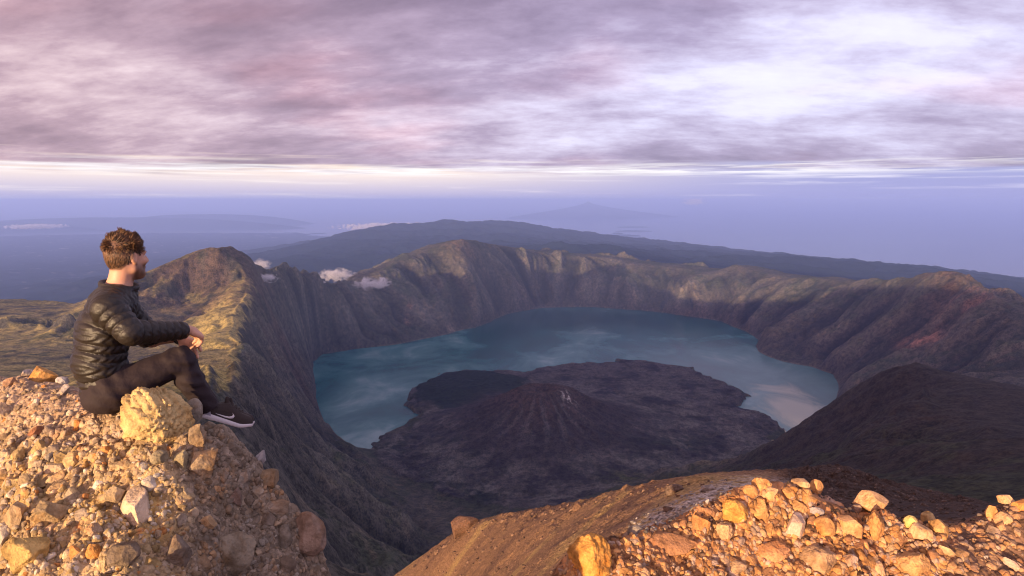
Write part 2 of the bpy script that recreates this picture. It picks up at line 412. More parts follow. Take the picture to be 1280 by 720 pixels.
zin = blur(in_poly(GX + 45 * fbm(GX / 160, GY / 160, 5, 291, .6), GY + 60 * fbm(GX / 160, GY / 160, 5, 277, .6), zone).astype(float), 1)
lav_b = blur(in_poly(GX + 300 * fbm(GX / 420, GY / 420, 6, 191, .62), GY + 420 * fbm(GX / 420, GY / 420, 6, 177, .62), poly).astype(float), 2)
c3 = at(590, 490, z=L); darkhill = np.exp(-(((GX - c3[0]) / 420) ** 2 + ((GY - c3[1]) / 420) ** 2) ** 2)
isl = LAKE - 40 + lav_b * (58 + 1.0 * np.maximum(0, GZ - LAKE - 30) + 45 * darkhill)
GZ = np.where(zin > 0.02, GZ * (1 - zin) + isl * zin, GZ)
above = smooth(0, 120, GZ - LAKE)
pk = np.exp(-(np.hypot(GX - at(1140, 459, Y=2250)[0], GY - 2250) / 420) ** 2) + np.exp(-(np.hypot(GX - at(273, 312, Y=4200)[0], GY - 4200) / 420) ** 2) + np.exp(-(np.hypot(GX - at(1185, 338, Y=5400)[0], GY - 5400) / 450) ** 2) + np.exp(-(np.hypot(GX - at(578, 299, Y=8600)[0], GY - 8600) / 450) ** 2)
gp = np.array([at(q[0], q[1], Y=q[2] * 1000)[:2] for q in [(317, 345, 4.2), (306, 390, 3.5), (300, 412, 3.2), (303, 440, 2.7), (292, 464, 2.2), (290, 515, 1.5), (215, 505, 1.9), (205, 470, 2.5), (236, 425, 3.3), (258, 388, 3.75), (288, 360, 4.05)]])
gcore = blur(in_poly(GX, GY, gp).astype(float), 25)
amp = (1 - 0.7 * gcore) * smooth(0.12, 0.55, sm) * np.minimum(1, (RR - 300) / 1500) * above * (1 - lava * 0.9) * (1 - 0.75 * np.clip(pk, 0, 1)) * (1 - 0.45 * smooth(150, 600, GX) * smooth(3000, 2600, RR))
warp = 300
xw = GX + warp * fbm(GX / 900, GY / 900, 3, 3); yw = GY + warp * fbm(GX / 900, GY / 900, 3, 4)
hx = np.zeros_like(GZ); hy = np.zeros_like(GZ); E = np.zeros_like(GZ)
un = np.maximum(sm, 1e-4); fv = np.minimum(sm * 1.9, 1.2) * (1.0 + 0.75 * fbm(GX / 1500, GY / 1500, 3, 301)); dx0 = -sy / un * fv; dy0 = sx / un * fv
rot_ = 0.9 * fbm(GX / 1100, GY / 1100, 3, 303); dx0, dy0 = dx0 * np.cos(rot_) - dy0 * np.sin(rot_), dx0 * np.sin(rot_) + dy0 * np.cos(rot_)
cell = 820.0; a_ = 1.0
for o in range(5):
    f = 2.0 ** o / cell
    e, ex, ey = erosion(xw * f, yw * f, dx0 + hy * 0.42, dy0 - hx * 0.42, 40 + o)
    E += e * a_; hx += ex * a_; hy += ey * a_
    a_ *= 0.56
GZ = GZ + amp * (E * 82 * (0.75 + 0.9 * np.clip(fbm(GX / 900, GY / 900, 3, 305), -.5, .5)) + 34 * fbm(GX / 260, GY / 260, 6, 20, 0.6, True)) + above * (4.0 * fbm(GX / 60, GY / 60, 4, 23) + 11 * smooth(0.25, 0.7, sm) * (1 - lava) * fbm(GX / 110, GY / 110, 5, 24, 0.6, True))
# lava flows: lumpy, ridged
lv = lava * smooth(900, 500, cd) * 0.0 + lava * (1 - smooth(0, 40, cone))
GZ = GZ + lv * (17 * fbm(GX / 170, GY / 170, 5, 61, 0.6, True) + 9 * fbm(GX / 420, GY / 420, 4, 63)) + lava * 2.5 * fbm(GX / 40, GY / 40, 3, 66)
GZ += 6 * (1 - above) * (1 - lava) * fbm(GX / 120, GY / 120, 4, 71)

# ---- what grows or lies where (surface cover colours)
sx2, sy2 = slope(blur(GZ, 1)); sm2 = np.hypot(sx2, sy2)
n_a = fbm(GX / 500, GY / 500, 5, 31, 0.6); n_b = fbm(GX / 130, GY / 130, 5, 33, 0.6)
P_rock = np.stack([np.full(GX.shape, c) for c in (0.070, 0.064, 0.053)], -1)
def lay(base, colr, m): return base + (np.array(colr) - base) * np.clip(m, 0, 1)[..., None]
colr = P_rock * (1 + 0.5 * n_b[..., None])
colr = lay(colr, (0.036, 0.042, 0.026), smooth(-0.05, 0.25, n_a + n_b * 0.7 + 0.1) * smooth(1.5, 0.6, sm2) * 0.85)
colr = lay(colr, (0.105, 0.085, 0.062), smooth(0.12, 0.34, n_b - n_a * 0.4) * 0.6)
colr = colr * (1 + 0.75 * np.clip(amp, 0, 1) * np.clip(E, -1, 1))[..., None]  # contrast along the gullies: hollows darker, spurs paler
# grass on the outer flank, left of the knife edge
edge_w = np.array([at(q[0], q[1], Y=q[2] * 1000)[:2] for q in left_edge])
eo = np.argsort(edge_w[:, 1]); ex_ = np.interp(GY, edge_w[eo, 1], edge_w[eo, 0])
fl = smooth(20, -90, GX - ex_ + 60 * n_b) * smooth(4600, 3900, GY + 500 * n_a) * smooth(1150, 1700, GY)
grass = fl * smooth(-0.35, 0.05, n_a * 0.4 + n_b * 0.5 - 0.05 + 0.35 * smooth(-1300, -700, GX) ) * smooth(1.1, 0.5, sm2)
core = blur(in_poly(GX + 50 * n_b, GY + 80 * n_b, gp).astype(float), 2)
grass = np.maximum(grass * 0.9, core * smooth(-0.5, -0.1, n_b))
colr = lay(colr, (0.30, 0.235, 0.088), grass)
colr = lay(colr, (0.040, 0.046, 0.026), (1 - core * .8) * fl * smooth(0.06, 0.28, n_b + n_a * 0.3) * 0.8)
peakr = np.hypot(GX - at(273, 312, Y=4200)[0], GY - 4200)
colr = lay(colr, (0.095, 0.062, 0.050), smooth(1000, 300, peakr) * 0.7 * smooth(-0.3, 0.1, n_b))
# reddish scree on the right wall, pale scars
def spot(px, py, Y, rad, sy_=1.0):
    c = at(px, py, Y=Y * 1000); return np.exp(-(((GX - c[0]) / rad) ** 2 + ((GY - c[1]) / (rad * sy_)) ** 2))
for (px, py, Y, rad, s2, cl, k) in [(1152, 430, 4.75, 75, 2.6, (0.30, 0.165, 0.13), 1.3), (1215, 385, 4.75, 170, 1.6, (0.17, 0.105, 0.085), 1.0), (1190, 345, 5.3, 200, 1.4, (0.13, 0.085, 0.062), .9), (511, 375, 7.2, 30, 3, (0.34, 0.19, 0.14), 1.6),
                                (564, 402, 7.35, 35, 2, (0.2, 0.16, 0.13), 1.2), (700, 372, 8.9, 130, .5, (0.2, 0.12, 0.1), .9), (578, 305, 8.5, 220, 1.2, (0.125, 0.085, 0.055), .9), (985, 412, 6.4, 190, 1, (0.085, 0.075, 0.05), .8), (680, 372, 8.8, 420, .4, (.12, .08, .07), .7), (880, 375, 8.3, 300, .5, (.12, .09, .08), .5)]:
    colr = lay(colr, cl, k * spot(px, py, Y, rad, s2) * smooth(-0.35, 0.2, n_b + 0.3 * n_a))
# right hill: dark olive grey
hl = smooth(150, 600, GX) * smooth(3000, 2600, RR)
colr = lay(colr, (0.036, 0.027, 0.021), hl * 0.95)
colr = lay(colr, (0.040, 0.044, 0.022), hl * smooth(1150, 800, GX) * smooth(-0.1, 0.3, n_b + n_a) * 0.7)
colr = lay(colr, (0.060, 0.068, 0.030), smooth(2.75e3, 2.2e3, RR) * smooth(-700, -450, GX) * smooth(-350, -520, GX) * smooth(-0.1, 0.2, n_a) * 0.0)
# lava field and cone: grey-violet clinker, brown-red cone, green patch
n_c = fbm(GX / 220, GY / 220, 6, 37, 0.65)
lavc = np.stack([np.full(GX.shape, c) for c in (0.066, 0.059, 0.058)], -1) * (1 + 0.75 * n_c[..., None] + .25 * n_b[..., None])
lavc = lay(lavc, (0.018, 0.022, 0.018), smooth(0.0, 0.22, n_a + 0.3 * n_c - 0.05) * smooth(4300, 3700, RR))
lavc = lay(lavc, (0.112, 0.104, 0.098), smooth(0.0, 0.25, n_c + .3 * n_b) * smooth(5400, 4300, RR) * .85)
lavc = lay(lavc, (0.022, 0.018, 0.022), smooth(0.05, 0.25, -n_c - .2 * n_a) * .8)
c2 = at(590, 488, z=L + 30); lavc = lay(lavc, (0.011, 0.017, 0.010), smooth(0.30, 0.42, np.exp(-(((GX - c2[0] + 160 * n_b) / 430) ** 2 + ((GY - c2[1] + 160 * n_a) / 520) ** 2))))
c2 = at(785, 603, z=L + 60); lavc = lay(lavc, (0.07, 0.075, 0.03), np.exp(-(np.hypot(GX - c2[0], GY - c2[1]) / 110) ** 2) * smooth(-.3, .1, n_b))
colr = lay(colr, (0, 0, 0), lava * 0) * (1 - lava[..., None]) + lavc * lava[..., None]
conem = smooth(20, 90, cone)
conc = np.stack([np.full(GX.shape, c) for c in (0.042, 0.033, 0.034)], -1) * (1 + 0.4 * n_c[..., None])
conc = lay(conc, (0.066, 0.045, 0.038), smooth(100, 250, cone) * .8)
conc = lay(conc, (0.095, 0.085, 0.085), smooth(.2, .7, np.sin(cth * 23 + n_c * 5)) * smooth(-.2, -1.2, sa / (np.abs(ca) + 60)) * smooth(60, 160, cone) * smooth(300, 200, cone) * .7)
colr = colr * (1 - conem[..., None]) + conc * conem[..., None]
sp = at(712, 497, Y=cc[1] - 60); white = np.exp(-(((ca - 150) / 42) ** 2 + ((sa + 95) / 60) ** 2)) * smooth(0, .25, fbm(GX / 30, GY / 30, 3, 81))
colr = lay(colr, (0.55, 0.54, 0.55), white * 0.95 * smooth(80, 200, cone))
# pale line of mud along the shore
colr = lay(colr, (0.15, 0.135, 0.11), smooth(8, 2, np.abs(GZ - LAKE - 3)) * (1 - lava) * .5)
c4 = at(978, 549, z=L); colr = lay(colr, (0.62, 0.54, 0.34), np.exp(-(np.hypot(GX - c4[0], GY - c4[1]) / 330) ** 2) * smooth(11, 4, np.abs(GZ - LAKE - 2)) * 1.5)
colr = np.clip(colr * (0.86 + 0.14 * np.clip(grass, 0, 1))[..., None], 0.006, 0.9)

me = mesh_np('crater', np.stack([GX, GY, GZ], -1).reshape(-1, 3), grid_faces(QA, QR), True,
             {'cover': colr.reshape(-1, 3), 'grass': (grass * (1 - lava)).ravel()})
mt, N, bs, mo = new_mat('crater_ground')
at_ = N.n('ShaderNodeAttribute', attribute_name='cover').outputs['Color']
geo = N.n('ShaderNodeNewGeometry'); pos = geo.outputs['Position']
k1 = N.m('ADD', N.m('MULTIPLY', N.noise(pos, 0.03, 8, 0.66), 0.45), N.m('MULTIPLY', N.noise(pos, 0.13, 8, 0.7), 0.55)); k2 = N.noise(pos, 0.011, 6, 0.6)
c = N.mix(N.ss(k1, 0.40, 0.60), N.mix(1.0, at_, (0.44, 0.45, 0.44), 'MULTIPLY'), N.mix(1.0, at_, (1.6, 1.55, 1.5), 'MULTIPLY'))
c = N.mix(N.ss(k2, 0.45, 0.65, 0, 0.45), c, N.mix(1.0, c, (0.55, 0.62, 0.55), 'MULTIPLY'))
N.set(bs.inputs['Base Color'], c); bs.inputs['Roughness'].default_value = 0.95; bs.inputs['Specular IOR Level'].default_value = 0.1
N.set(bs.inputs['Normal'], N.bump(N.m('ADD', N.m('MULTIPLY', k1, 0.7), N.m('MULTIPLY', N.noise(pos, 0.12, 4, 0.6), 0.3)), 0.8, 12.0))
link('crater_terrain', me, mt, kind='structure')

# unseen ridge added behind the camera, heights set to shade the crater walls
uu, vv = np.meshgrid(np.linspace(-0.25, 1.3, 160), np.linspace(-1, 1, 120), indexing='ij')
ax_, ay_, bx_, by_ = 500.0, -420.0, -3000.0, 150.0
rx_ = ax_ + (bx_ - ax_) * uu - (by_ - ay_) / 3546 * vv * 900; ry_ = ay_ + (by_ - ay_) * uu + (bx_ - ax_) / 3546 * vv * 900
top_ = np.interp(uu, [-0.25, 0.0, 0.14, 0.3, 0.5, 0.6, 1.0, 1.3], [-500, -60, -25, -20, -60, -330, -420, -1000])
rz_ = top_ - 900 * np.abs(vv) ** 1.15 + 90 * fbm(rx_ / 500, ry_ / 500, 6, 141, 0.55, True) * smooth(0, .25, np.abs(vv)) + 25 * fbm(rx_ / 200, ry_ / 200, 4, 142)
link('shade_ridge_terrain', mesh_np('ridge', np.stack([rx_, ry_, rz_], -1).reshape(-1, 3), grid_faces(160, 120), True, {'cover': np.full((160 * 120, 3), 0.09) * np.array([1.0, 0.8, 0.65])}), mt, kind='structure')

# ------------------------------------------------------------------ lake
def disc_mesh(name, pts, z):
    me = bpy.data.meshes.new(name); me.from_pydata([(p[0], p[1], z) for p in pts], [], [tuple(range(len(pts)))]); me.update(); return me
lp = [(-2600, 3300), (3200, 3300), (4200, 5200), (3200, 8000), (1500, 9300), (-300, 9200), (-1500, 8000), (-2600, 6500)]
lake_me = disc_mesh('lake', lp, LAKE)
mt, N, bs, mo = new_mat('lake_water')
geo = N.n('ShaderNodeNewGeometry'); pos = geo.outputs['Position']
big = N.noise(N.mapv(pos, scale=(0.0008, 0.0008, 0)), 1.0, 6, 0.55, 1.2)
big2 = N.noise(N.mapv(pos, loc=(11, 3, 0), scale=(0.0026, 0.0017, 0)), 1.0, 6, 0.6, 0.8)
mixn = N.m('ADD', N.m('MULTIPLY', big, 0.65), N.m('MULTIPLY', big2, 0.35))
c = N.ramp(mixn, [(0.38, (0.004, 0.052, 0.058)), (0.48, (0.011, 0.092, 0.100)), (0.56, (0.050, 0.150, 0.158)), (0.66, (0.17, 0.27, 0.275))])  # pale end of the ramp paints cloud reflections into the water colour
glare_pt = at(1005, 520, z=LAKE)
dd = N.vm('DISTANCE', N.mapv(pos, scale=(1, 0.55, 1)), (glare_pt[0], glare_pt[1] * 0.55, LAKE))
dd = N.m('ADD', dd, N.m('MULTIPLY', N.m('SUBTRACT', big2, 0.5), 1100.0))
c = N.mix(N.ss(dd, 430.0, 60.0, 0, 0.9), c, (0.46, 0.41, 0.29))  # glare on the water at the right end, painted as a pale patch
east = at(960, 480, z=LAKE)
de = N.m('ADD', N.vm('DISTANCE', N.mapv(pos, scale=(1, 0.6, 1)), (east[0], east[1] * 0.6, LAKE)), N.m('MULTIPLY', N.m('SUBTRACT', big, 0.5), 1500.0))
c = N.mix(N.ss(de, 1200.0, 300.0, 0, 0.45), c, (0.15, 0.20, 0.20))
deep = at(700, 398, z=LAKE)
df = N.vm('DISTANCE', N.mapv(pos, scale=(0.45, 1, 1)), (deep[0] * 0.45, deep[1], LAKE))
c = N.mix(N.ss(df, 1300.0, 200.0, 0, 0.8), c, (0.008, 0.035, 0.045))
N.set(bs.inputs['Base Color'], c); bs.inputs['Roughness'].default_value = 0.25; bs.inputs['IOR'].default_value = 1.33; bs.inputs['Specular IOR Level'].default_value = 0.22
N.set(bs.inputs['Normal'], N.bump(N.noise(pos, 0.05, 5, 0.6), 0.10, 10.0))
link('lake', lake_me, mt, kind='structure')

# ------------------------------------------------------------------ sea
rs = np.array([1.0, 9000, 30000, 80000, 160000, 215000]); na = 96
th = np.linspace(0, 2 * math.pi, na, endpoint=False)
Vs = [(0, 0, SEA)]; Fs = []
for r_ in rs[1:]: Vs += [(math.cos(a) * r_, math.sin(a) * r_, SEA) for a in th]
for i in range(na): Fs.append((0, 1 + i, 1 + (i + 1) % na))
for k in range(len(rs) - 2):
    for i in range(na):
        j = (i + 1) % na; b = 1 + k * na
        Fs.append((b + i, b + na + i, b + na + j, b + j))
me = bpy.data.meshes.new('sea'); me.from_pydata(Vs, [], Fs); me.update()
mt, N, bs, mo = new_mat('sea_water')
bs.inputs['Base Color'].default_value = (0.02, 0.045, 0.09, 1); bs.inputs['Roughness'].default_value = 0.15; bs.inputs['IOR'].default_value = 1.33
link('sea', me, mt, kind='structure')

# ------------------------------------------------------------------ lowland with the blue ridge beyond the crater
S = SEA
coast = [(300, 291, S), (360, 291, S), (405, 291, S), (440, 296, S)] 
coast_r = [(700, 296, S), (760, 299, S), (800, 302, S), (850, 308, S), (900, 313, S), (960, 318, S), (1040, 325, S), (1120, 332, S), (1200, 339, S), (1290, 348, S), (1400, 358, S)]
blue = [(330, 322, 20), (380, 312, 21.5), (420, 302, 23), (450, 293, 24.5), (470, 288, 25), (500, 286, 26), (530, 284, 27), (560, 280, 28), (590, 283, 28), (640, 282, 28.5), (665, 284, 29), (690, 291, 29.5), (730, 295, 30.5)]
sub = [[(700, 322, 14.2), (722, 318, 14.5), (745, 315, 15), (765, 319, 15), (790, 322, 15.5), (830, 331, 16)]]
slope_pts = [[(1000, 338, 14.5)], [(1150, 348, 13.5)], [(1280, 372, 12.5)], [(900, 328, 16)], [(850, 322, 19)], [(1000, 330, 19)], [(1150, 342, 17)], [(700, 305, 24)], [(780, 308, 25)], [(600, 300, 22)], [(480, 305, 21)], [(540, 315, 18)], [(430, 330, 16)], [(380, 338, 15)], [(1280, 358, 16)]]
plain = [[(-150, 300, S + 30)], [(0, 296, S + 30)], [(100, 296, S + 25)], [(200, 295, S + 20)], [(0, 320, S + 120)], [(150, 320, S + 120)], [(280, 318, S + 140)], [(0, 350, S + 420)], [(150, 345, S + 420)], [(300, 340, S + 500)], [(-150, 350, S + 450)], [(-150, 320, S + 150)], [(0, 285, S - 40)], [(150, 285, S - 40)], [(300, 284, S - 40)], [(-150, 285, S - 40)], [(420, 280, S - 60)]]
sea_pts = [[(800, 295, S - 60)], [(900, 300, S - 60)], [(1000, 308, S - 60)], [(1150, 322, S - 60)], [(1290, 335, S - 60)], [(1400, 345, S - 60)], [(560, 272, S - 80)], [(650, 276, S - 80)], [(720, 284, S - 80)], [(450, 278, S - 80)], [(900, 280, S - 80)], [(1100, 300, S - 80)]]
P, V = lines_to_points([coast, coast_r, blue] + sub + slope_pts + plain + sea_pts)
P, V = raw(P, V, [(a, 9500, -2350) for a in range(-46, 47, 8)] + [(a, 90000, -3100) for a in range(-46, 47, 8)])
P, V = dedupe(P, V); W = rbf_fit(P, V)
a0 = np.linspace(R(-47), R(47), 260); r0 = np.linspace(math.log(9400), math.log(90000), 200)
A_, R_ = np.meshgrid(a0, r0, indexing='ij')
M0 = rbf_eval(P, W, np.stack([A_.ravel(), R_.ravel()], 1)).reshape(A_.shape)
qa, qr = 760, 420
az2 = np.linspace(R(-46), R(46), qa); lr2 = np.linspace(math.log(9500), math.log(70000), qr)
Mf = upsample(a0, r0, M0, az2, lr2)
A2, L2 = np.meshgrid(az2, lr2, indexing='ij'); R2 = np.exp(L2)
FX = np.sin(A2) * R2; FY = np.cos(A2) * R2; FZ = Mf * R2
hgt = np.clip((FZ - SEA) / 900, 0, 1)
FZ = FZ + hgt * (260 * fbm(FX / 2600, FY / 2600, 5, 11, 0.55, True) + 60 * fbm(FX / 700, FY / 700, 4, 12)) + 12 * fbm(FX / 1500, FY / 1500, 4, 14)
pale = smooth(0.22, 0.42, fbm(FX / 900, FY / 900, 5, 16, 0.7)) * (1 - hgt) * smooth(-3000, -9000, FX)
me = mesh_np('lowland', np.stack([FX, FY, FZ], -1).reshape(-1, 3), grid_faces(qa, qr), True, {'pale': pale.ravel()})
mt, N, bs, mo = new_mat('lowland_ground')
geo = N.n('ShaderNodeNewGeometry'); pos = geo.outputs['Position']
pa = N.n('ShaderNodeAttribute', attribute_name='pale').outputs['Fac']
c = N.mix(N.noise(pos, 0.0012, 7, 0.65), (0.004, 0.010, 0.016), (0.015, 0.023, 0.030))
c = N.mix(N.m('MULTIPLY', pa, 0.8), c, (0.30, 0.29, 0.27))
N.set(bs.inputs['Base Color'], c); bs.inputs['Roughness'].default_value = 1.0; bs.inputs['Specular IOR Level'].default_value = 0.0
link('lowland', me, mt, kind='structure')

# low islands off the coast, a far volcano, far capes
def mound(name, cx, cy, rx, ry, h, base, seed, n=40, m=14, rot=0.0, power=1.3, mat=mt):
    rr = np.linspace(0, 1, m); tt = np.linspace(0, 2 * math.pi, n, endpoint=False)
    RR_, TT = np.meshgrid(rr, tt, indexing='ij')
    k = 1 + 0.22 * np.sin(TT * 2 + seed) + 0.12 * np.sin(TT * 5 + seed * 2)
    x = RR_ * np.cos(TT) * rx * k; y = RR_ * np.sin(TT) * ry * k
    z = base + h * (1 - RR_ ** power) * (1 + 0.2 * np.sin(TT * 7 + seed) * RR_) - 5 * (RR_ > 0.99)
    ct, s_ = math.cos(rot), math.sin(rot)
    Vv = np.stack([cx + x * ct - y * s_, cy + x * s_ + y * ct, z], -1).reshape(-1, 3)
    F = []
    for i in range(m - 1):
        for j in range(n):
            j2 = (j + 1) % n; F.append((i * n + j, (i + 1) * n + j, (i + 1) * n + j2, i * n + j2))
    return link(name, mesh_np(name, Vv, np.array(F)), mat, kind='structure')
for k, (px, py, wpx) in enumerate([(790, 284, 20), (791, 289, 19), (787, 294.5, 14), (772, 292, 8)]):
    c_ = at(px, py, z=SEA); mound('island', c_[0], c_[1], wpx / FOC * c_[1], 1000, 70, SEA, k * 1.7, power=3)
top = at(735, 251.5, Y=120000); mound('far_mountain', top[0], top[1], 14000, 14000, top[2] - SEA, SEA, 0.4, 60, 30, 0, 0.62)
for k, (px, py, Y, wpx, py2) in enumerate([(150, 270, 74000, 200, 272), (-20, 278, 66000, 170, 278), (255, 266, 84000, 110, 268)]):
    tp = at(px, py2, Y=Y); mound('far_hills', tp[0], tp[1], wpx / FOC * Y, 5000, tp[2] - SEA, SEA, 2.2 + k * 2.1, 90, 18, 0, 2.2)

# ------------------------------------------------------------------ haze
hz = 232000.0
def box_me(name, x0, x1, y0, y1, z0, z1):
    v = [(x, y, z) for z in (z0, z1) for (x, y) in ((x0, y0), (x1, y0), (x1, y1), (x0, y1))]
    f = [(3, 2, 1, 0), (4, 5, 6, 7), (0, 1, 5, 4), (1, 2, 6, 5), (2, 3, 7, 6), (3, 0, 4, 7)]
    me = bpy.data.meshes.new(name); me.from_pydata(v, [], f); me.update(); return me
mt, N, bs, mo = new_mat('haze_air')
mt.node_tree.nodes.remove(bs)
vol = N.n('ShaderNodeVolumePrincipled')
vol.inputs['Color'].default_value = (0.34, 0.48, 1.0, 1); vol.inputs['Density'].default_value = 2.1e-5; vol.inputs['Anisotropy'].default_value = 0.05
mt.node_tree.links.new(vol.outputs[0], mo.inputs['Volume'])
link('haze', box_me('haze', -hz, hz, -hz, hz, SEA - 130, HAZE_TOP), mt, kind='stuff')
# ================================================================== THE SUMMIT: near ground
class Patch:
    """near ground as z = m(az, ln r) * r"""
    def __init__(self, lines, extra, azr, rr, na, nr, seed):
        P, V = lines_to_points(lines, 0.03, 1.0)
        if extra: P, V = raw(P, V, extra)
        P, V = dedupe(P, V, 0.004); W = rbf_fit(P, V)
        a0 = np.linspace(R(azr[0]), R(azr[1]), 200); r0 = np.linspace(math.log(rr[0]), math.log(rr[1]), 200)
        A_, R_ = np.meshgrid(a0, r0, indexing='ij')
        M0 = rbf_eval(P, W, np.stack([A_.ravel(), R_.ravel()], 1)).reshape(A_.shape)
        self.az = np.linspace(R(azr[0]), R(azr[1]), na); self.lr = np.linspace(math.log(rr[0]), math.log(rr[1]), nr)
        M = blur(upsample(a0, r0, M0, self.az, self.lr), 3)
        AA, LR = np.meshgrid(self.az, self.lr, indexing='ij'); self.RR = np.exp(LR)
        self.X = np.sin(AA) * self.RR; self.Y = np.cos(AA) * self.RR; self.Z = M * self.RR; self.AA = AA
        self.px = 0; self.py = 0
    def screen(self):
        c, s = math.cos(PITCH), math.sin(PITCH)
        dep = self.Y * c - self.Z * s; up = self.Y * s + self.Z * c
        return 640 + FOC * self.X / dep, 360 - FOC * up / dep
    def finish(self):
        self.M = self.Z / self.RR
        za = np.gradient(self.Z, self.az, axis=0) / self.RR; zr = np.gradient(self.Z, self.lr, axis=1) / self.RR
        gx = za * np.cos(self.AA) + zr * np.sin(self.AA); gy = -za * np.sin(self.AA) + zr * np.cos(self.AA)
        n = np.stack([-gx, -gy, np.ones_like(gx)], -1); self.NRM = n / np.linalg.norm(n, axis=-1, keepdims=True)
    def hit(self, px, py):
        d = ray(px, py); a = math.atan2(d[0], d[1]); m = d[2] / math.hypot(d[0], d[1])
        f = (a - self.az[0]) / (self.az[1] - self.az[0]); i = int(np.clip(f, 0, len(self.az) - 2)); t_ = min(max(f - i, 0), 1)
        row = self.M[i] * (1 - t_) + self.M[i + 1] * t_
        k = np.argmax(row >= m)
        if row[k] < m: return None
        r_ = math.exp(self.lr[k]); h = math.hypot(d[0], d[1])
        return d * (r_ / h), self.NRM[i, k]

mound_lines = [
    [(-220, 620, 4.9), (-60, 480, 4.6), (0, 471, 4.4), (50, 474, 4.25), (95, 486, 3.85), (130, 503, 3.5), (165, 511, 3.27), (210, 516, 3.2), (240, 531, 3.15), (285, 544, 3.1), (312, 556, 3.2), (332, 583, 3.28), (354, 616, 3.24), (374, 644, 3.2), (396, 676, 3.15), (407, 704, 3.1), (416, 736, 3.05)],
    [(0, 520, 3.6)], [(60, 530, 3.4)], [(120, 550, 3.1)], [(0, 580, 3.05)], [(80, 600, 2.85)], [(150, 600, 2.78)], [(0, 650, 2.65)], [(80, 660, 2.55)], [(160, 650, 2.6)], [(0, 720, 2.35)], [(100, 720, 2.3)], [(200, 720, 2.32)],
    [(205, 590, 2.78)], [(230, 600, 2.83)], [(250, 650, 2.68)], [(300, 620, 2.98)], [(300, 680, 2.78)], [(300, 730, 2.66)], [(350, 680, 2.98)], [(370, 730, 2.85)], [(190, 545, 3.0)], [(255, 560, 2.98)], [(285, 575, 3.0)], [(-150, 690, 3.3)], [(-150, 790, 2.7)], [(-150, 860, 2.4)],
    [(0, 850, 2.0)], [(200, 850, 2.0)], [(375, 950, 2.2)], [(-150, 960, 2.0)], [(100, 950, 1.8)], [(330, 1220, 1.9)], [(405, 1030, 2.35)], [(390, 1150, 2.0)], [(250, 1200, 1.78)],
    [(-60, 560, 5.6), (0, 515, 5.4), (50, 505, 5.1), (100, 522, 4.6), (130, 545, 4.3), (200, 570, 3.9), (260, 605, 3.8), (320, 650, 3.75), (360, 705, 3.68), (400, 755, 3.5), (430, 800, 3.3)],
    [(0, 640, 8.5)], [(150, 700, 7)], [(300, 800, 6)], [(450, 950, 5)], [(-150, 760, 9)], [(520, 1100, 3.2)], [(470, 1100, 2.2)], [(450, 1000, 2.9)], [(475, 1200, 2.7)]]
pm = Patch(mound_lines, None, (-56, -8), (2.2, 9.0), 860, 760, 3)
sxp, syp = pm.screen()
# rubble-scale relief: half-buried stones of several sizes, clods, runnels
def stones(x, y, cellsz, seed, hgt):
    d1, d2, idv = worley(x / cellsz, y / cellsz, seed)
    return hgt * smooth(0.02, 0.30, d2 - d1) * (0.25 + 0.75 * idv) * (1 - 0.55 * d1)
wx_ = pm.X + 0.05 * fbm(pm.X / 0.2, pm.Z / 0.2 + pm.Y / 0.2, 3, 5); wy_ = pm.Y * 0.7 + pm.Z * 0.7 + 0.05 * fbm(pm.X / 0.2, pm.Y / 0.2, 3, 6)
flat = smooth(560, 510, syp) * smooth(215, 120, sxp)
rub = 1 - 0.72 * flat
pm.Z += rub * (0.05 * fbm(wx_ / 0.55, wy_ / 0.55, 5, 28, 0.55, True) + stones(wx_, wy_, 0.23, 1, 0.062) + stones(wx_ + 3, wy_, 0.10, 2, 0.030)) + (0.5 + 0.5 * rub) * stones(wx_, wy_ + 5, 0.042, 3, 0.014) - 0.045 * rub + 0.03 * fbm(wx_ / 0.35, wy_ / 0.35, 5, 8, 0.55) + 0.006 * fbm(wx_ / 0.03, wy_ / 0.03, 3, 9)
pm.finish()
def ground_tint(p, kind):
    n1_ = fbm(p.X / 0.55, (p.Y + p.Z) / 0.55, 5, 51); n2_ = fbm(p.X / 0.16, (p.Y + p.Z) / 0.16, 4, 52)
    return n1_, n2_
g1, g2 = ground_tint(pm, 0)
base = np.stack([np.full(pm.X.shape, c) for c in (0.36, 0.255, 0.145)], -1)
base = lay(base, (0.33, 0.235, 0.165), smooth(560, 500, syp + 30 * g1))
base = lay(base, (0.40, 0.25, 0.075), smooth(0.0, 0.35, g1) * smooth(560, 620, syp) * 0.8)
base = lay(base, (0.21, 0.165, 0.125), smooth(205, 262, sxp + 45 * g1) * 0.9)  # right flank: greyer earth, with its shade also put into the colour
base = lay(base, (0.42, 0.16, 0.05), smooth(0.28, 0.45, g2 + 0.35 * g1) * smooth(270, 180, sxp) * 0.7)
base = lay(base, (0.14, 0.105, 0.075), smooth(0.15, 0.45, -g2) * 0.6)
me = mesh_np('mound', np.stack([pm.X, pm.Y, pm.Z], -1).reshape(-1, 3), grid_faces(*pm.X.shape), True, {'cover': np.clip(base, 0.01, .9).reshape(-1, 3)})

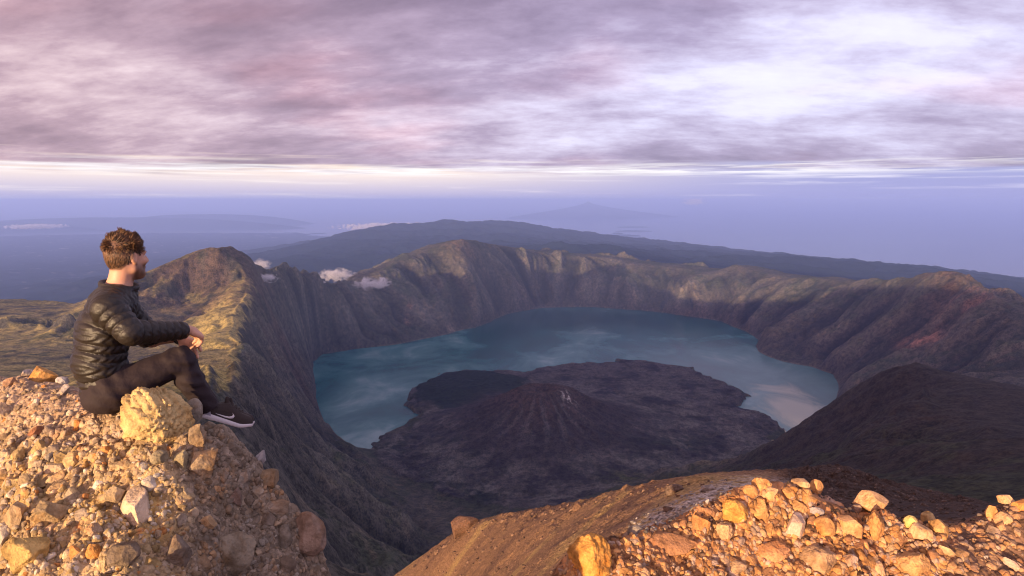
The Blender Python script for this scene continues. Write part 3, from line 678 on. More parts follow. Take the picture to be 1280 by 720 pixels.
def dirt_mat(name, fine):
    mt, N, bs, mo = new_mat(name)
    a_ = N.n('ShaderNodeAttribute', attribute_name='cover').outputs['Color']
    pos = N.n('ShaderNodeNewGeometry').outputs['Position']
    v1 = N.voro(pos, fine, out='Color'); vd = N.voro(pos, fine); v2 = N.voro(pos, fine * 2.3)
    nn = N.noise(pos, fine * 0.5, 8, 0.65)
    hsv = N.n('ShaderNodeSeparateColor', i_0=v1)
    c = N.mix(1.0, a_, N.mix(hsv.outputs[0], (0.66, 0.64, 0.62), (1.35, 1.34, 1.34)), 'MULTIPLY')
    c = N.mix(N.ss(nn, 0.35, 0.65), N.mix(1.0, c, (0.7, 0.68, 0.66), 'MULTIPLY'), N.mix(1.0, c, (1.22, 1.2, 1.16), 'MULTIPLY'))
    N.set(bs.inputs['Base Color'], c); bs.inputs['Roughness'].default_value = 0.95; bs.inputs['Specular IOR Level'].default_value = 0.15
    h = N.m('ADD', N.m('MULTIPLY', N.m('SUBTRACT', 1.0, vd), 0.7), N.m('ADD', N.m('MULTIPLY', N.m('SUBTRACT', 1.0, v2), 0.3), N.m('MULTIPLY', nn, 0.8)))
    N.set(bs.inputs['Normal'], N.bump(h, 0.9, 0.55 / fine))
    return mt
near_dirt = dirt_mat('gravelly_earth', 38.0)
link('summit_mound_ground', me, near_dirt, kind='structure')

slope_lines = [
    [(700, 704, 4.2), (715, 686, 4.2), (760, 668, 4.3), (800, 658, 4.4), (850, 645, 4.5), (880, 628, 4.6), (910, 612, 4.7), (945, 600, 4.8), (1000, 602, 4.8), (1020, 624, 4.7), (1060, 637, 4.75), (1100, 636, 4.75), (1150, 648, 4.8), (1180, 653, 4.9), (1220, 647, 5.0), (1240, 632, 5.0), (1285, 618, 5.0), (1360, 606, 5.1)],
    [(700, 745, 3.9)], [(800, 720, 4.05)], [(950, 680, 4.45)], [(950, 720, 4.25)], [(1100, 690, 4.5)], [(1100, 720, 4.3)], [(1280, 680, 4.65)], [(1280, 720, 4.4)], [(1000, 650, 4.6)], [(900, 670, 4.45)], [(840, 690, 4.3)], [(800, 810, 3.65)], [(1000, 810, 3.7)], [(1280, 810, 3.75)], [(800, 900, 3.15)], [(1000, 900, 3.15)], [(1280, 900, 3.2)], [(680, 830, 3.6)], [(640, 900, 3.2)], [(1420, 720, 4.5)], [(1420, 820, 3.8)], [(1280, 1150, 2.4)], [(1000, 1120, 2.6)], [(800, 1120, 2.7)], [(1420, 1100, 2.5)],
    [(700, 740, 4.7), (760, 698, 4.85), (850, 670, 5.05), (945, 628, 5.35), (1000, 630, 5.35), (1060, 664, 5.3), (1100, 664, 5.3), (1150, 673, 5.35), (1220, 671, 5.55), (1285, 643, 5.6), (1360, 630, 5.7)],
    [(680, 800, 5.5), (715, 740, 6.2), (760, 710, 7.2), (800, 690, 8.0), (850, 668, 8.6), (880, 655, 9), (945, 640, 9.4), (1000, 645, 10), (1060, 668, 10), (1150, 680, 10), (1220, 675, 10), (1290, 660, 10), (1360, 650, 10)],
    [(430, 775, 64), (460, 745, 62), (490, 724, 60), (520, 702, 58), (560, 674, 54), (590, 654, 51), (602, 648, 50), (640, 642, 45), (700, 633, 38), (760, 621, 30), (820, 608, 24), (870, 599, 20), (900, 598, 20), (950, 600, 22), (1000, 587, 29), (1040, 581, 32), (1080, 590, 32), (1102, 604, 30), (1160, 613, 28), (1205, 623, 26), (1240, 641, 22), (1300, 650, 18), (1400, 640, 18)],
    [(520, 760, 44)], [(600, 700, 38)], [(600, 740, 31)], [(680, 690, 25)], [(700, 660, 31)], [(740, 650, 26)], [(650, 745, 20)], [(560, 740, 39)], [(800, 640, 20)], [(700, 715, 17)], [(860, 622, 17)], [(760, 680, 17)], [(1040, 615, 22)], [(1100, 632, 20)], [(1160, 640, 20)], [(500, 860, 28)], [(600, 900, 12)], [(420, 900, 38)],
    [(430, 830, 78), (490, 775, 76), (600, 700, 66), (700, 688, 56), (820, 655, 40), (900, 645, 36), (1040, 640, 46), (1100, 655, 46), (1200, 672, 40), (1280, 700, 34), (1400, 700, 34)],
    [(420, 900, 110)], [(600, 790, 110)], [(900, 740, 110)], [(1200, 740, 100)], [(1400, 740, 90)]]
ps = Patch(slope_lines, None, (-16, 56), (2.9, 105), 1000, 900, 4)
sx_p, sy_p = ps.screen()
pile = smooth(8.2, 7.0, ps.RR)
wx_ = ps.X + 0.06 * fbm(ps.X / 0.3, ps.Y / 0.3, 3, 15); wy_ = ps.Y * 0.8 + ps.Z * 0.6 + 0.06 * fbm(ps.X / 0.3, ps.Y / 0.3, 3, 16)
dirtflat = smooth(1165, 1215, sx_p) * 0.7
ps.Z += pile * (1 - dirtflat) * (stones(wx_, wy_, 0.30, 11, 0.055) + stones(wx_ + 3, wy_, 0.13, 12, 0.035) - 0.05) + pile * (stones(wx_, wy_, 0.06, 13, 0.022) + 0.035 * fbm(wx_ / 0.5, wy_ / 0.5, 5, 18))
far_ = 1 - pile
scr = smooth(960, 1010, sx_p) * far_
ps.Z += far_ * (0.16 * fbm(ps.X / 2.2, ps.Y / 2.2, 5, 19) + (0.30 + .35 * scr) * fbm(ps.X / 0.8, ps.Y / 0.8, 5, 21, 0.6) * smooth(10, 25, ps.RR) * (0.35 + 0.65 * smooth(0.0, 0.3, fbm(ps.X / 5, ps.Y / 5, 3, 22))))
# jagged lip along the crest of the brown slope
lip = np.exp(-((ps.RR - np.interp(sx_p, [490, 560, 600, 700, 820, 900], [61, 54, 50, 38, 25, 21])) / 2.2) ** 2) * smooth(540, 570, sx_p) * smooth(900, 860, sx_p)
ps.Z += lip * np.maximum(0, fbm(ps.X / 1.3, ps.Y / 1.3, 4, 24, .6) + 0.05) * 0.55
ps.finish()
g1 = fbm(ps.X / 0.8, (ps.Y + ps.Z) / 0.8, 5, 53); g2 = fbm(ps.X / 0.2, (ps.Y + ps.Z) / 0.2, 4, 54); g3 = fbm(ps.X / 4, ps.Y / 4, 5, 55)
# fall-line streaks on the brown slope
u_ = ps.X * 0.83 - ps.Y * 0.56
g4 = fbm(u_ / 3.2, (ps.X * 0.56 + ps.Y * 0.83) / 26.0, 5, 56, 0.6)
base = np.stack([np.full(ps.X.shape, c) for c in (0.215, 0.125, 0.070)], -1)
base = lay(base, (0.30, 0.195, 0.085), smooth(0.05, 0.30, g4))
base = lay(base, (0.145, 0.085, 0.055), smooth(0.05, 0.30, -g4))
base = lay(base, (0.10, 0.062, 0.045), lip * smooth(-.1, .3, g3) * .9)
band = np.exp(-((sy_p - np.interp(sx_p, [790, 830, 870, 915], [662, 645, 625, 607])) / np.interp(sx_p, [800, 900], [13, 8])) ** 2) * smooth(785, 815, sx_p) * far_
base = lay(base, (0.40, 0.34, 0.30), band * smooth(-.35, .1, g2 + g1) * 1.1)
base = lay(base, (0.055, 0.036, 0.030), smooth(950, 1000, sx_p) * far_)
pc = np.stack([np.full(ps.X.shape, c) for c in (0.36, 0.175, 0.080)], -1)
pc = lay(pc, (0.085, 0.048, 0.032), smooth(-0.02, 0.25, g1 + 0.4 * g2) * 0.95)
pc = lay(pc, (0.36, 0.24, 0.18), smooth(0.2, 0.42, -g1 + 0.3 * g2) * 0.8)
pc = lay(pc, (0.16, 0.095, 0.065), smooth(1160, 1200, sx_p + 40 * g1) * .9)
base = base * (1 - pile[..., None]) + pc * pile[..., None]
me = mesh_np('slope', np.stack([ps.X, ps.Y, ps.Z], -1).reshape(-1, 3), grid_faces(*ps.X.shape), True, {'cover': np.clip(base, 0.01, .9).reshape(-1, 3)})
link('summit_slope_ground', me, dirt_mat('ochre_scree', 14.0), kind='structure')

# ================================================================== ROCKS
import bmesh
def ico(sub):
    bm = bmesh.new(); bmesh.ops.create_icosphere(bm, subdivisions=sub, radius=1.0)
    V = np.array([v.co[:] for v in bm.verts]); F = np.array([[v.index for v in f.verts] for f in bm.faces]); bm.free(); return V, F
def noise3(V, f, seed, oct=4, gain=0.5):
    return (fbm(V[:, 0] * f + seed, V[:, 1] * f + V[:, 2] * f * 0.37 + seed * 2, oct, seed, gain) + fbm(V[:, 1] * f - seed, V[:, 2] * f + V[:, 0] * f * 0.41, oct, seed + 50, gain) + fbm(V[:, 2] * f + 3 * seed, V[:, 0] * f - V[:, 1] * f * 0.31, oct, seed + 90, gain)) / 1.8
def rock_shape(sub, seed, cuts=11, rough=0.10, knob=0.0, sharp=0.72):
    rng = np.random.default_rng(seed); V, F = ico(sub)
    V = V * (1 + 0.16 * noise3(V, 0.9, seed)[:, None])
    for _ in range(cuts):
        n = rng.normal(size=3); n /= np.linalg.norm(n); dd = rng.uniform(sharp - 0.12, sharp + 0.16)
        k = V @ n - dd; V = V - np.where(k > 0, k * 1.0, 0)[:, None] * n
    nr = V / np.linalg.norm(V, axis=1, keepdims=True)
    V = V + nr * (rough * 0.6 * noise3(V, 2.4, seed + 7, 6, 0.6))[:, None]
    if knob:
        wv = V + 0.16 * np.stack([noise3(V, 1.7, seed + 3), noise3(V, 1.7, seed + 4), noise3(V, 1.7, seed + 5)], 1)
        for fq, kk in ((2.6, 0.55), (5.5, 1.0), (10.0, 0.6)):
            d1, d2, idv = worley(wv[:, 0] * fq + wv[:, 1] * fq * 0.5, wv[:, 2] * fq - wv[:, 1] * fq * 0.53, seed + int(fq))
            V = V + nr * (knob * kk * (smooth(0.0, 0.3, d2 - d1) * (0.1 + 1.1 * idv ** 1.6) - 0.4))[:, None]
    V = V - (V.max(0) + V.min(0)) / 2; V = V / ((V.max(0) - V.min(0)) / 2)
    return V, F
def rock_mat(name, use_object):
    mt, N, bs, mo = new_mat(name)
    if use_object: tint = N.n('ShaderNodeObjectInfo').outputs['Color']
    else: tint = N.n('ShaderNodeAttribute', attribute_name='cover').outputs['Color']
    pos = N.n('ShaderNodeNewGeometry').outputs['Position']
    n1_ = N.noise(pos, 9.0, 8, 0.68); n2_ = N.noise(pos, 38.0, 6, 0.7); v = N.voro(pos, 60.0)
    c = N.mix(N.ss(n1_, 0.36, 0.64), N.mix(1.0, tint, (0.60, 0.56, 0.52), 'MULTIPLY'), N.mix(1.0, tint, (1.18, 1.17, 1.15), 'MULTIPLY'))
    c = N.mix(N.ss(n2_, 0.5, 0.68, 0, 0.5), c, N.mix(1.0, c, (0.52, 0.48, 0.45), 'MULTIPLY'))
    n3_ = N.noise(N.mapv(pos, loc=(4, 9, 2)), 5.0, 5, 0.6)
    c = N.mix(N.ss(n3_, 0.52, 0.66, 0, 0.55), c, N.mix(1.0, c, (1.18, 0.86, 0.52), 'MULTIPLY'))
    N.set(bs.inputs['Base Color'], c); bs.inputs['Roughness'].default_value = 0.93; bs.inputs['Specular IOR Level'].default_value = 0.2
    h = N.m('ADD', N.m('MULTIPLY', n1_, 1.0), N.m('ADD', N.m('MULTIPLY', n2_, 0.5), N.m('MULTIPLY', v, 0.18)))
    N.set(bs.inputs['Normal'], N.bump(h, 0.85, 0.03))
    return mt
rock_m = rock_mat('rock', True); rubble_m = rock_mat('rubble_stone', False)
protos = []
for s in range(9):
    V_, F_ = rock_shape(4, 100 + s, 14 + s % 4, 0.08 + 0.02 * (s % 3), 0.015, 0.60 + 0.03 * (s % 4))
    m_ = mesh_np('stone', V_, F_, True); m_.materials.append(rock_m); protos.append(m_)
heroes = {}
def hero_mesh(kind, seed):
    key = (kind, seed)
    if key not in heroes:
        if kind == 'knob': V_, F_ = rock_shape(6, seed, 14, 0.10, 0.095, 0.70)
        elif kind == 'smooth': V_, F_ = rock_shape(5, seed, 13, 0.06, 0.012, 0.68)
        elif kind == 'round': V_, F_ = rock_shape(5, seed, 5, 0.06, 0.0, 0.84)
        elif kind == 'lumpy': V_, F_ = rock_shape(5, seed, 9, 0.15, 0.07, 0.74)
        else: V_, F_ = rock_shape(5, seed, 17, 0.07, 0.012, 0.60)
        m_ = mesh_np('rock_' + kind, V_, F_, True); m_.materials.append(rock_m); heroes[key] = m_
    return heroes[key]
def put_rock(patch, px, py, wpx, hpx, kind, seed, colr, label, tilt=0.0, yaw=None, name='rock', sink=0.0, dep=0.9, rmax=1e9):
    h = None; q_ = 0.30 * hpx
    while h is None or np.linalg.norm(h[0]) > rmax: h = patch.hit(px, py + q_); q_ += 1.5
    ph_ = py + q_ - 1.5 if q_ > 0.30 * hpx + 1.4 else py
    if ph_ > py + 0.40 * hpx: py = ph_ - 0.40 * hpx
    rr_ = np.linalg.norm(h[0]); d = ray(px, py); p = d * (np.dot(h[0], d) / np.dot(d, d))
    p = p + d / np.linalg.norm(d) * (0.10 * rr_ * wpx / FOC + sink)
    fw = np.linalg.norm(p) / FOC / math.sqrt(1 + ((px - 640) / FOC) ** 2 + ((py - 360) / FOC) ** 2)
    o = link(name, hero_mesh(kind, seed), None)
    o.location = p; o.scale = (wpx * fw * 0.48, dep * (wpx + hpx) * 0.5 * fw * 0.48, hpx * fw * 0.51)
    a = -math.atan2(d[0], d[1])
    o.rotation_euler = (R(-8), tilt, a)
    o.color = tuple(colr) + (1,); o['label'] = label; o['category'] = 'rock'
    return o, p
PALE = (0.56, 0.42, 0.29); TAN = (0.44, 0.31, 0.18); YEL = (0.56, 0.38, 0.145); GREY = (0.27, 0.225, 0.175); BRN = (0.25, 0.185, 0.13); PNK = (0.40, 0.29, 0.235); ORG = (0.56, 0.30, 0.10); WHT = (0.58, 0.50, 0.43); DRK = (0.17, 0.135, 0.105); RED = (0.36, 0.165, 0.085)
mound_rocks = [
    (198, 523, 88, 78, 'knob', 3, (0.57, 0.41, 0.19), 'large knobbly yellow boulder with a pitted face, beside the seated man', 0.12),
    (213, 549, 28, 19, 'round', 5, (0.62, 0.42, 0.19), 'smooth ochre stone tucked under the lower right of the knobbly yellow boulder', -0.3),
    (53, 470, 33, 27, 'cut', 7, ORG, 'bright orange angular rock alone on the crest behind the man', -0.2),
    (171, 640, 37, 58, 'smooth', 9, (0.60, 0.45, 0.31), 'tall smooth pale block standing upright on the mound face', 0.08),
    (140, 622, 29, 28, 'smooth', 11, (0.50, 0.37, 0.21), 'tan roundish stone just left of the tall pale block', 0.3),
    (64, 641, 46, 40, 'cut', 13, (0.42, 0.31, 0.18), 'wide flat-faced tan rock half buried beneath yellow crumbly earth', -0.1),
    (386, 666, 47, 54, 'smooth', 15, (0.27, 0.19, 0.14), 'big brown boulder on the right edge above the crater drop', 0.15),
    (356, 671, 20, 30, 'round', 17, GREY, 'grey oval stone wedged against the big brown boulder at the edge', 0.05),
    (252, 579, 42, 36, 'cut', 19, (0.33, 0.24, 0.15), 'blocky brown rock in the shaded bank below the shoe', 0.0),
    (48, 540, 23, 15, 'cut', 21, RED, 'small reddish stone lying by itself on pale gravel', 0.2),
    (2, 515, 18, 26, 'cut', 23, PALE, 'cream rock cut off by the left side of the view', 0.0),
    (241, 517, 24, 38, 'round', 25, GREY, 'grey rock between the knobbly yellow boulder and the trouser leg', 0.2),
    (246, 548, 23, 36, 'cut', 27, (0.29, 0.215, 0.14), 'upright brown rock right below the heel of the shoe', 0.0),
    (32, 692, 52, 46, 'lumpy', 29, (0.50, 0.34, 0.13), 'sulphur-yellow lumpy boulder in the lower left corner', 0.1),
    (222, 692, 34, 52, 'smooth', 31, (0.25, 0.20, 0.155), 'tall dull grey slab low on the mound, below the man', 0.12),
    (291, 692, 60, 50, 'lumpy', 33, (0.235, 0.19, 0.135), 'broad lumpy grey-brown boulder right of the tall dull slab', -0.1),
    (326, 573, 15, 22, 'cut', 35, (0.30, 0.28, 0.28), 'flat bluish-grey stone leaning on the right skyline under the shoe toe', 0.5),
    (335, 597, 30, 25, 'cut', 37, (0.26, 0.19, 0.12), 'olive-brown angular rock on the sloping skyline right of the shoe', 0.2),
    (226, 577, 18, 28, 'smooth', 39, (0.29, 0.235, 0.14), 'narrow olive stone left of the blocky brown rock', 0.0),
    (199, 572, 22, 18, 'round', 41, (0.27, 0.22, 0.14), 'olive round stone directly below the knobbly yellow boulder', 0.0),
    (81, 489, 11, 18, 'cut', 43, WHT, 'whitish upright splinter of rock near the man\'s lower back', 0.35),
    (35, 466, 15, 10, 'cut', 45, (0.47, 0.41, 0.39), 'pale lilac stone touching the left of the bright orange rock', 0.0),
    (78, 466, 16, 10, 'cut', 47, (0.46, 0.41, 0.38), 'pale lilac stone to the right of the bright orange rock', 0.1),
    (294, 622, 16, 24, 'cut', 49, (0.32, 0.225, 0.175), 'pinkish triangular rock in the middle of the shaded bank', 0.0),
    (258, 655, 24, 18, 'cut', 51, (0.40, 0.265, 0.14), 'tan rock catching the sun within the shaded bank', -0.25),
    (345, 632, 32, 22, 'cut', 53, (0.30, 0.22, 0.15), 'slanting brown slab above the grey oval stone near the edge', 0.6),
    (155, 695, 40, 32, 'cut', 55, (0.20, 0.15, 0.105), 'dark brown rock beneath the tall pale block', 0.15),
    (118, 690, 22, 24, 'lumpy', 57, (0.50, 0.245, 0.075), 'crumbly rust-orange lump left of the dark brown rock', 0.0),
    (155, 582, 34, 16, 'cut', 59, (0.50, 0.37, 0.21), 'long tan slab lying flat above the tan roundish stone', 0.35),
    (90, 618, 22, 20, 'cut', 61, (0.42, 0.33, 0.22), 'greyish square stone above the wide flat-faced tan rock', 0.1),
    (18, 645, 20, 34, 'cut', 63, TAN, 'slanted tan slab left of the wide flat-faced rock', 0.4),
    (62, 664, 18, 18, 'cut', 65, PALE, 'pale cube-like stone below the wide flat-faced tan rock', 0.3),
    (119, 663, 20, 20, 'lumpy', 67, (0.52, 0.36, 0.23), 'peach crumbly stone above the rust-orange lump', 0.0),
    (360, 705, 22, 22, 'round', 69, (0.23, 0.18, 0.135), 'dark rounded stone under the grey oval stone at the edge', 0.0),
    (335, 650, 24, 22, 'cut', 71, (0.22, 0.165, 0.12), 'dark brown block between the pinkish triangular rock and the grey oval stone', 0.2),
    (12, 478, 16, 12, 'cut', 73, PNK, 'pinkish chunk on the crest left of the lilac stones', 0.0),
    (18, 500, 16, 12, 'cut', 75, (0.44, 0.32, 0.23), 'small peach rock below the bright orange rock', 0.0),
]
hero_pts = []
for k, r_ in enumerate(mound_rocks):
    o, p = put_rock(pm, r_[0], r_[1], r_[2], r_[3], r_[4], r_[5], r_[6], r_[7], r_[8]); hero_pts.append((r_[0], r_[1], max(r_[2], r_[3]) * 0.5))
O1 = (0.60, 0.315, 0.125); O2 = (0.58, 0.365, 0.20); O3 = (0.52, 0.26, 0.10)
pile_rocks = [
    (737, 698, 58, 60, 'lumpy', 82, (0.66, 0.33, 0.085), 'bulging bright orange boulder at the left tip of the rubble heap', -0.1),
    (831, 676, 84, 28, 'cut', 83, (0.33, 0.165, 0.085), 'long low rust-brown slab right of the bulging orange boulder', -0.1),
    (1088, 627, 40, 30, 'smooth', 85, (0.60, 0.36, 0.19), 'peach boulder standing clear on the skyline of the heap', 0.12),
    (1138, 654, 18, 19, 'round', 87, (0.66, 0.50, 0.18), 'round pale yellow stone on the right part of the heap', 0.0),
    (1160, 646, 17, 16, 'round', 89, (0.50, 0.35, 0.17), 'small tan stone just right of the round pale yellow stone', 0.0),
    (1174, 662, 20, 26, 'smooth', 91, (0.55, 0.32, 0.13), 'oblong ochre stone leaning at the right end of the heap', -0.5),
    (1151, 669, 34, 24, 'cut', 93, O2, 'wedge-shaped peach rock under the round pale yellow stone', 0.2),
    (1060, 661, 35, 30, 'smooth', 95, (0.64, 0.35, 0.16), 'square light orange block below the peach skyline boulder', 0.0),
    (1030, 659, 28, 26, 'round', 97, O1, 'rounded orange rock left of the square light orange block', 0.0),
    (993, 661, 26, 38, 'cut', 99, (0.54, 0.38, 0.29), 'pale pinkish-grey upright rock in the middle of the heap', 0.15),
    (1020, 640, 20, 14, 'cut', 101, (0.33, 0.28, 0.27), 'grey stone perched above the rounded orange rock', 0.0),
    (952, 606, 26, 18, 'lumpy', 103, O1, 'orange cobble forming the highest point of the left heap', 0.0),
    (938, 615, 20, 18, 'round', 105, O3, 'rusty cobble just left of the highest orange cobble', 0.0),
    (962, 618, 18, 20, 'smooth', 107, O2, 'tan-orange cobble right below the highest orange cobble', 0.2),
    (1000, 602, 24, 14, 'smooth', 109, O2, 'peach cobble on top of the second, right-hand crest of the heap', 0.1),
    (1020, 609, 18, 20, 'smooth', 111, O1, 'orange cobble sliding off the second crest to the right', -0.2),
    (985, 617, 18, 16, 'lumpy', 113, O3, 'rusty cobble in the saddle between both crests of the heap', 0.0),
    (918, 640, 34, 30, 'lumpy', 115, (0.68, 0.34, 0.09), 'glowing yellow-orange rock on the left face of the heap', 0.3),
    (950, 640, 24, 34, 'lumpy', 117, O1, 'tall orange lump right of the glowing yellow-orange rock', 0.0),
    (875, 655, 26, 20, 'cut', 119, O3, 'rust block at the left foot of the heap above the low slab', 0.2),
    (1239, 641, 14, 20, 'smooth', 121, (0.60, 0.30, 0.12), 'upright orange stone at the far right skyline', 0.0),
    (1276, 633, 20, 18, 'smooth', 123, (0.58, 0.25, 0.08), 'vivid orange cobble at the right border of the view', 0.2),
    (1258, 622, 22, 14, 'cut', 125, O2, 'peach stone topping the far right mound', 0.0),
    (1254, 650, 22, 20, 'lumpy', 127, O2, 'crumbly peach rock below the upright orange stone', 0.0),
    (1022, 700, 58, 36, 'lumpy', 129, (0.42, 0.26, 0.15), 'dusty brown mass bulging at the bottom of the heap', 0.0),
    (1140, 708, 40, 40, 'lumpy', 131, (0.58, 0.33, 0.15), 'large peach-orange lump by the bottom, below the wedge-shaped rock', 0.1),
    (1094, 660, 22, 44, 'lumpy', 133, O3, 'narrow rusty column of rock right of the square orange block', 0.0),
    (965, 690, 44, 30, 'lumpy', 135, (0.52, 0.26, 0.13), 'rough red-orange clod below the pinkish-grey upright rock', 0.0),
    (905, 665, 24, 26, 'lumpy', 137, O2, 'peach lump below the glowing yellow-orange rock', 0.3),
    (1070, 636, 14, 12, 'cut', 139, (0.40, 0.28, 0.22), 'dull pink stone leaning on the left of the peach skyline boulder', 0.0),
    (1228, 697, 14, 4, 'cut', 141, (0.62, 0.52, 0.40), 'thin pale splinter lying on brown earth at far right', -0.6),
    (1265, 706, 20, 16, 'cut', 143, (0.50, 0.33, 0.24), 'peach-grey stone in the lower right corner', 0.0),
    (1182, 690, 22, 16, 'cut', 145, O2, 'peach pebble-covered rock on the brown earth right of the wedge', 0.2),
]
pile_pts = []
for r_ in pile_rocks:
    o, p = put_rock(ps, *r_[:9], rmax=7.2); pile_pts.append((r_[0], r_[1], max(r_[2], r_[3]) * 0.5))

# medium stones as objects, the rest of the rubble as one body
def scatter(patch, n, box, size, keep, seed, hero):
    rng = np.random.default_rng(seed); out_ = []
    tries = 0
    while len(out_) < n and tries < n * 12:
        tries += 1
        px, py = rng.uniform(box[0], box[2]), rng.uniform(box[1], box[3])
        if rng.uniform() > keep(px, py): continue
        h = patch.hit(px, py)
        if h is None: continue
        rr_ = np.linalg.norm(h[0])
        s = size(rng, px, py)
        if s > 7 and any(math.hypot(px - a, py - b) < c + s * 0.3 for a, b, c in hero): continue
        out_.append((px, py, h[0], h[1], s * rr_ / FOC / 2, s, rng))
    return out_
def mound_keep(px, py):
    crest = np.interp(px, [0, 50, 95, 130, 165, 240, 312, 332, 354, 374, 396, 407, 416], [471, 474, 486, 503, 511, 527, 548, 583, 616, 644, 676, 704, 736])
    return 0.0 if py < crest + 1 else 1.0
def rot_for(n, rng):
    q = Vector(n).to_track_quat('Z', 'Y'); return (q @ Vector((0, 0, 1)).rotation_difference(Vector((0, 0, 1))) ).to_matrix() @ Matrix.Rotation(rng.uniform(0, 6.28), 3, 'Z') @ Matrix.Rotation(rng.normal() * 0.35, 3, 'X')
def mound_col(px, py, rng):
    sh = smooth(200, 265, np.array(px)); k = rng.uniform(0.78, 1.2)  # stones on the right flank: greyer rock, partly darkened to paint in shade
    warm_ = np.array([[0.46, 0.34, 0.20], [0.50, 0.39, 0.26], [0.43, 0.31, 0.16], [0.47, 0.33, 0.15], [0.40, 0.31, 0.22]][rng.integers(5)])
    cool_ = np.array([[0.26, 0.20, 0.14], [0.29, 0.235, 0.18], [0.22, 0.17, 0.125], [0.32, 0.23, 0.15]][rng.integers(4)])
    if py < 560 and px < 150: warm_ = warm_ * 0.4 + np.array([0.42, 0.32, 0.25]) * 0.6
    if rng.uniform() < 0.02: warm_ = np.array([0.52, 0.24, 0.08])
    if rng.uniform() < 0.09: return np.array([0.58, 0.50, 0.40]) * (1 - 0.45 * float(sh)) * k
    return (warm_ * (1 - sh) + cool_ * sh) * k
def pile_col(px, py, rng):
    k = rng.uniform(0.75, 1.2)
    c = np.array([[0.58, 0.315, 0.13], [0.54, 0.34, 0.19], [0.50, 0.255, 0.10], [0.46, 0.32, 0.24], [0.34, 0.17, 0.085]][rng.integers(5)])
    if px > 1180: c = c * 0.55 + np.array([0.30, 0.2, 0.14]) * 0.45
    return c * k
def singles(pts, colf, group, label):
    for (px, py, p, n, s, spx, rng) in pts:
        o = link('rock', protos[rng.integers(len(protos))], None)
        o.location = np.array(p) + np.array(n) * s * -0.22
        o.rotation_euler = rot_for(n, rng).to_euler()
        o.scale = (s * rng.uniform(0.85, 1.3), s * rng.uniform(0.75, 1.15), s * rng.uniform(0.6, 1.0))
        o.color = tuple(colf(px, py, rng)) + (1,)
        o['label'] = label; o['category'] = 'rock'; o['group'] = group
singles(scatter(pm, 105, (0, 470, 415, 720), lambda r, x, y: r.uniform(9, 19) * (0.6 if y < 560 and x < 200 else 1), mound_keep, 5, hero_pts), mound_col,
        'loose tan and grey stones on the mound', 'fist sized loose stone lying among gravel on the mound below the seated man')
def pile_keep(px, py):
    crest = np.interp(px, [690, 715, 760, 800, 850, 880, 910, 945, 1000, 1020, 1060, 1100, 1150, 1180, 1220, 1240, 1285], [720, 690, 672, 662, 650, 634, 620, 608, 610, 632, 645, 644, 654, 657, 651, 636, 622])
    if py < crest + 2: return 0.0
    return 0.35 if px > 1180 else (0.8 if px < 880 else 1.0)
singles(scatter(ps, 130, (705, 600, 1280, 720), lambda r, x, y: r.uniform(9, 20) * (0.7 if x < 880 or x > 1180 else 1), pile_keep, 6, pile_pts), pile_col,
        'loose orange cobbles on the rubble heap', 'fist sized orange cobble lying loose among the rubble heap at the crater edge')

lowp = [rock_shape(2, 300 + s, 10, 0.10, 0.0, 0.60) for s in range(7)]
def rubble_mesh(name, pts, colf):
    Vs, Fs, Cs = [], [], []; off = 0
    for (px, py, p, n, s, spx, rng) in pts:
        V_, F_ = lowp[rng.integers(len(lowp))]
        M_ = np.array(rot_for(n, rng)) @ np.diag([s * rng.uniform(0.8, 1.35), s * rng.uniform(0.7, 1.1), s * rng.uniform(0.6, 1.0)])
        Vs.append(V_ @ M_.T + np.array(p) + np.array(n) * s * 0.05); Fs.append(F_ + off); off += len(V_)
        Cs.append(np.repeat(np.array(colf(px, py, rng))[None], len(V_), 0))
    me = mesh_np(name, np.concatenate(Vs), np.concatenate(Fs), True, {'cover': np.clip(np.concatenate(Cs), 0.01, .9)})
    return me
psize = lambda lo, hi, pw: (lambda r, x, y: lo + (hi - lo) * r.uniform() ** pw)
def mk2(px, py): return mound_keep(px, py) * (0.5 if (py < 560 and px < 200) else 1.0)
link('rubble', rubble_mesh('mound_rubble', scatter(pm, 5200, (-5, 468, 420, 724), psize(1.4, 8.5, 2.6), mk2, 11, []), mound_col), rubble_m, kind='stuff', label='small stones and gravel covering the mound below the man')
link('rubble', rubble_mesh('heap_rubble', scatter(ps, 5200, (700, 598, 1284, 724), psize(1.4, 9, 2.2), pile_keep, 12, []), pile_col), rubble_m, kind='stuff', label='small orange stones and grit covering the rubble heap')
# dark rubble on the dark shoulder behind the heap, knobs along the lip of the brown slope
def far_keep(px, py):
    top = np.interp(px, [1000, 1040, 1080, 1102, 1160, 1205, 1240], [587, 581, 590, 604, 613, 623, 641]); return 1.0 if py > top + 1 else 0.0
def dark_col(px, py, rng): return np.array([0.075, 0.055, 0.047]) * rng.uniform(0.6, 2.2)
link('rubble', rubble_mesh('dark_rubble', scatter(ps, 900, (985, 580, 1240, 660), psize(1.3, 6, 2.6), far_keep, 13, []), dark_col), rubble_m, kind='stuff', label='dark stones strewn over the shoulder behind the orange heap')
def brown_keep(px, py):
    top = np.interp(px, [490, 520, 560, 590, 640, 700, 760, 820, 870, 915], [724, 702, 674, 654, 642, 633, 621, 608, 599, 600])
    if py < top + 1: return 0.0
    b_ = np.interp(px, [790, 830, 870, 915], [662, 645, 625, 607])
    if px > 785 and abs(py - b_) < 12: return 1.0
    return 0.9 if py < top + 8 else 0.12
def brown_col(px, py, rng):
    b_ = np.interp(px, [790, 830, 870, 915], [662, 645, 625, 607])
    if px > 785 and abs(py - b_) < 14: return np.array([0.36, 0.31, 0.28]) * rng.uniform(0.35, 1.15)
    return np.array([0.16, 0.10, 0.07]) * rng.uniform(0.55, 1.5)
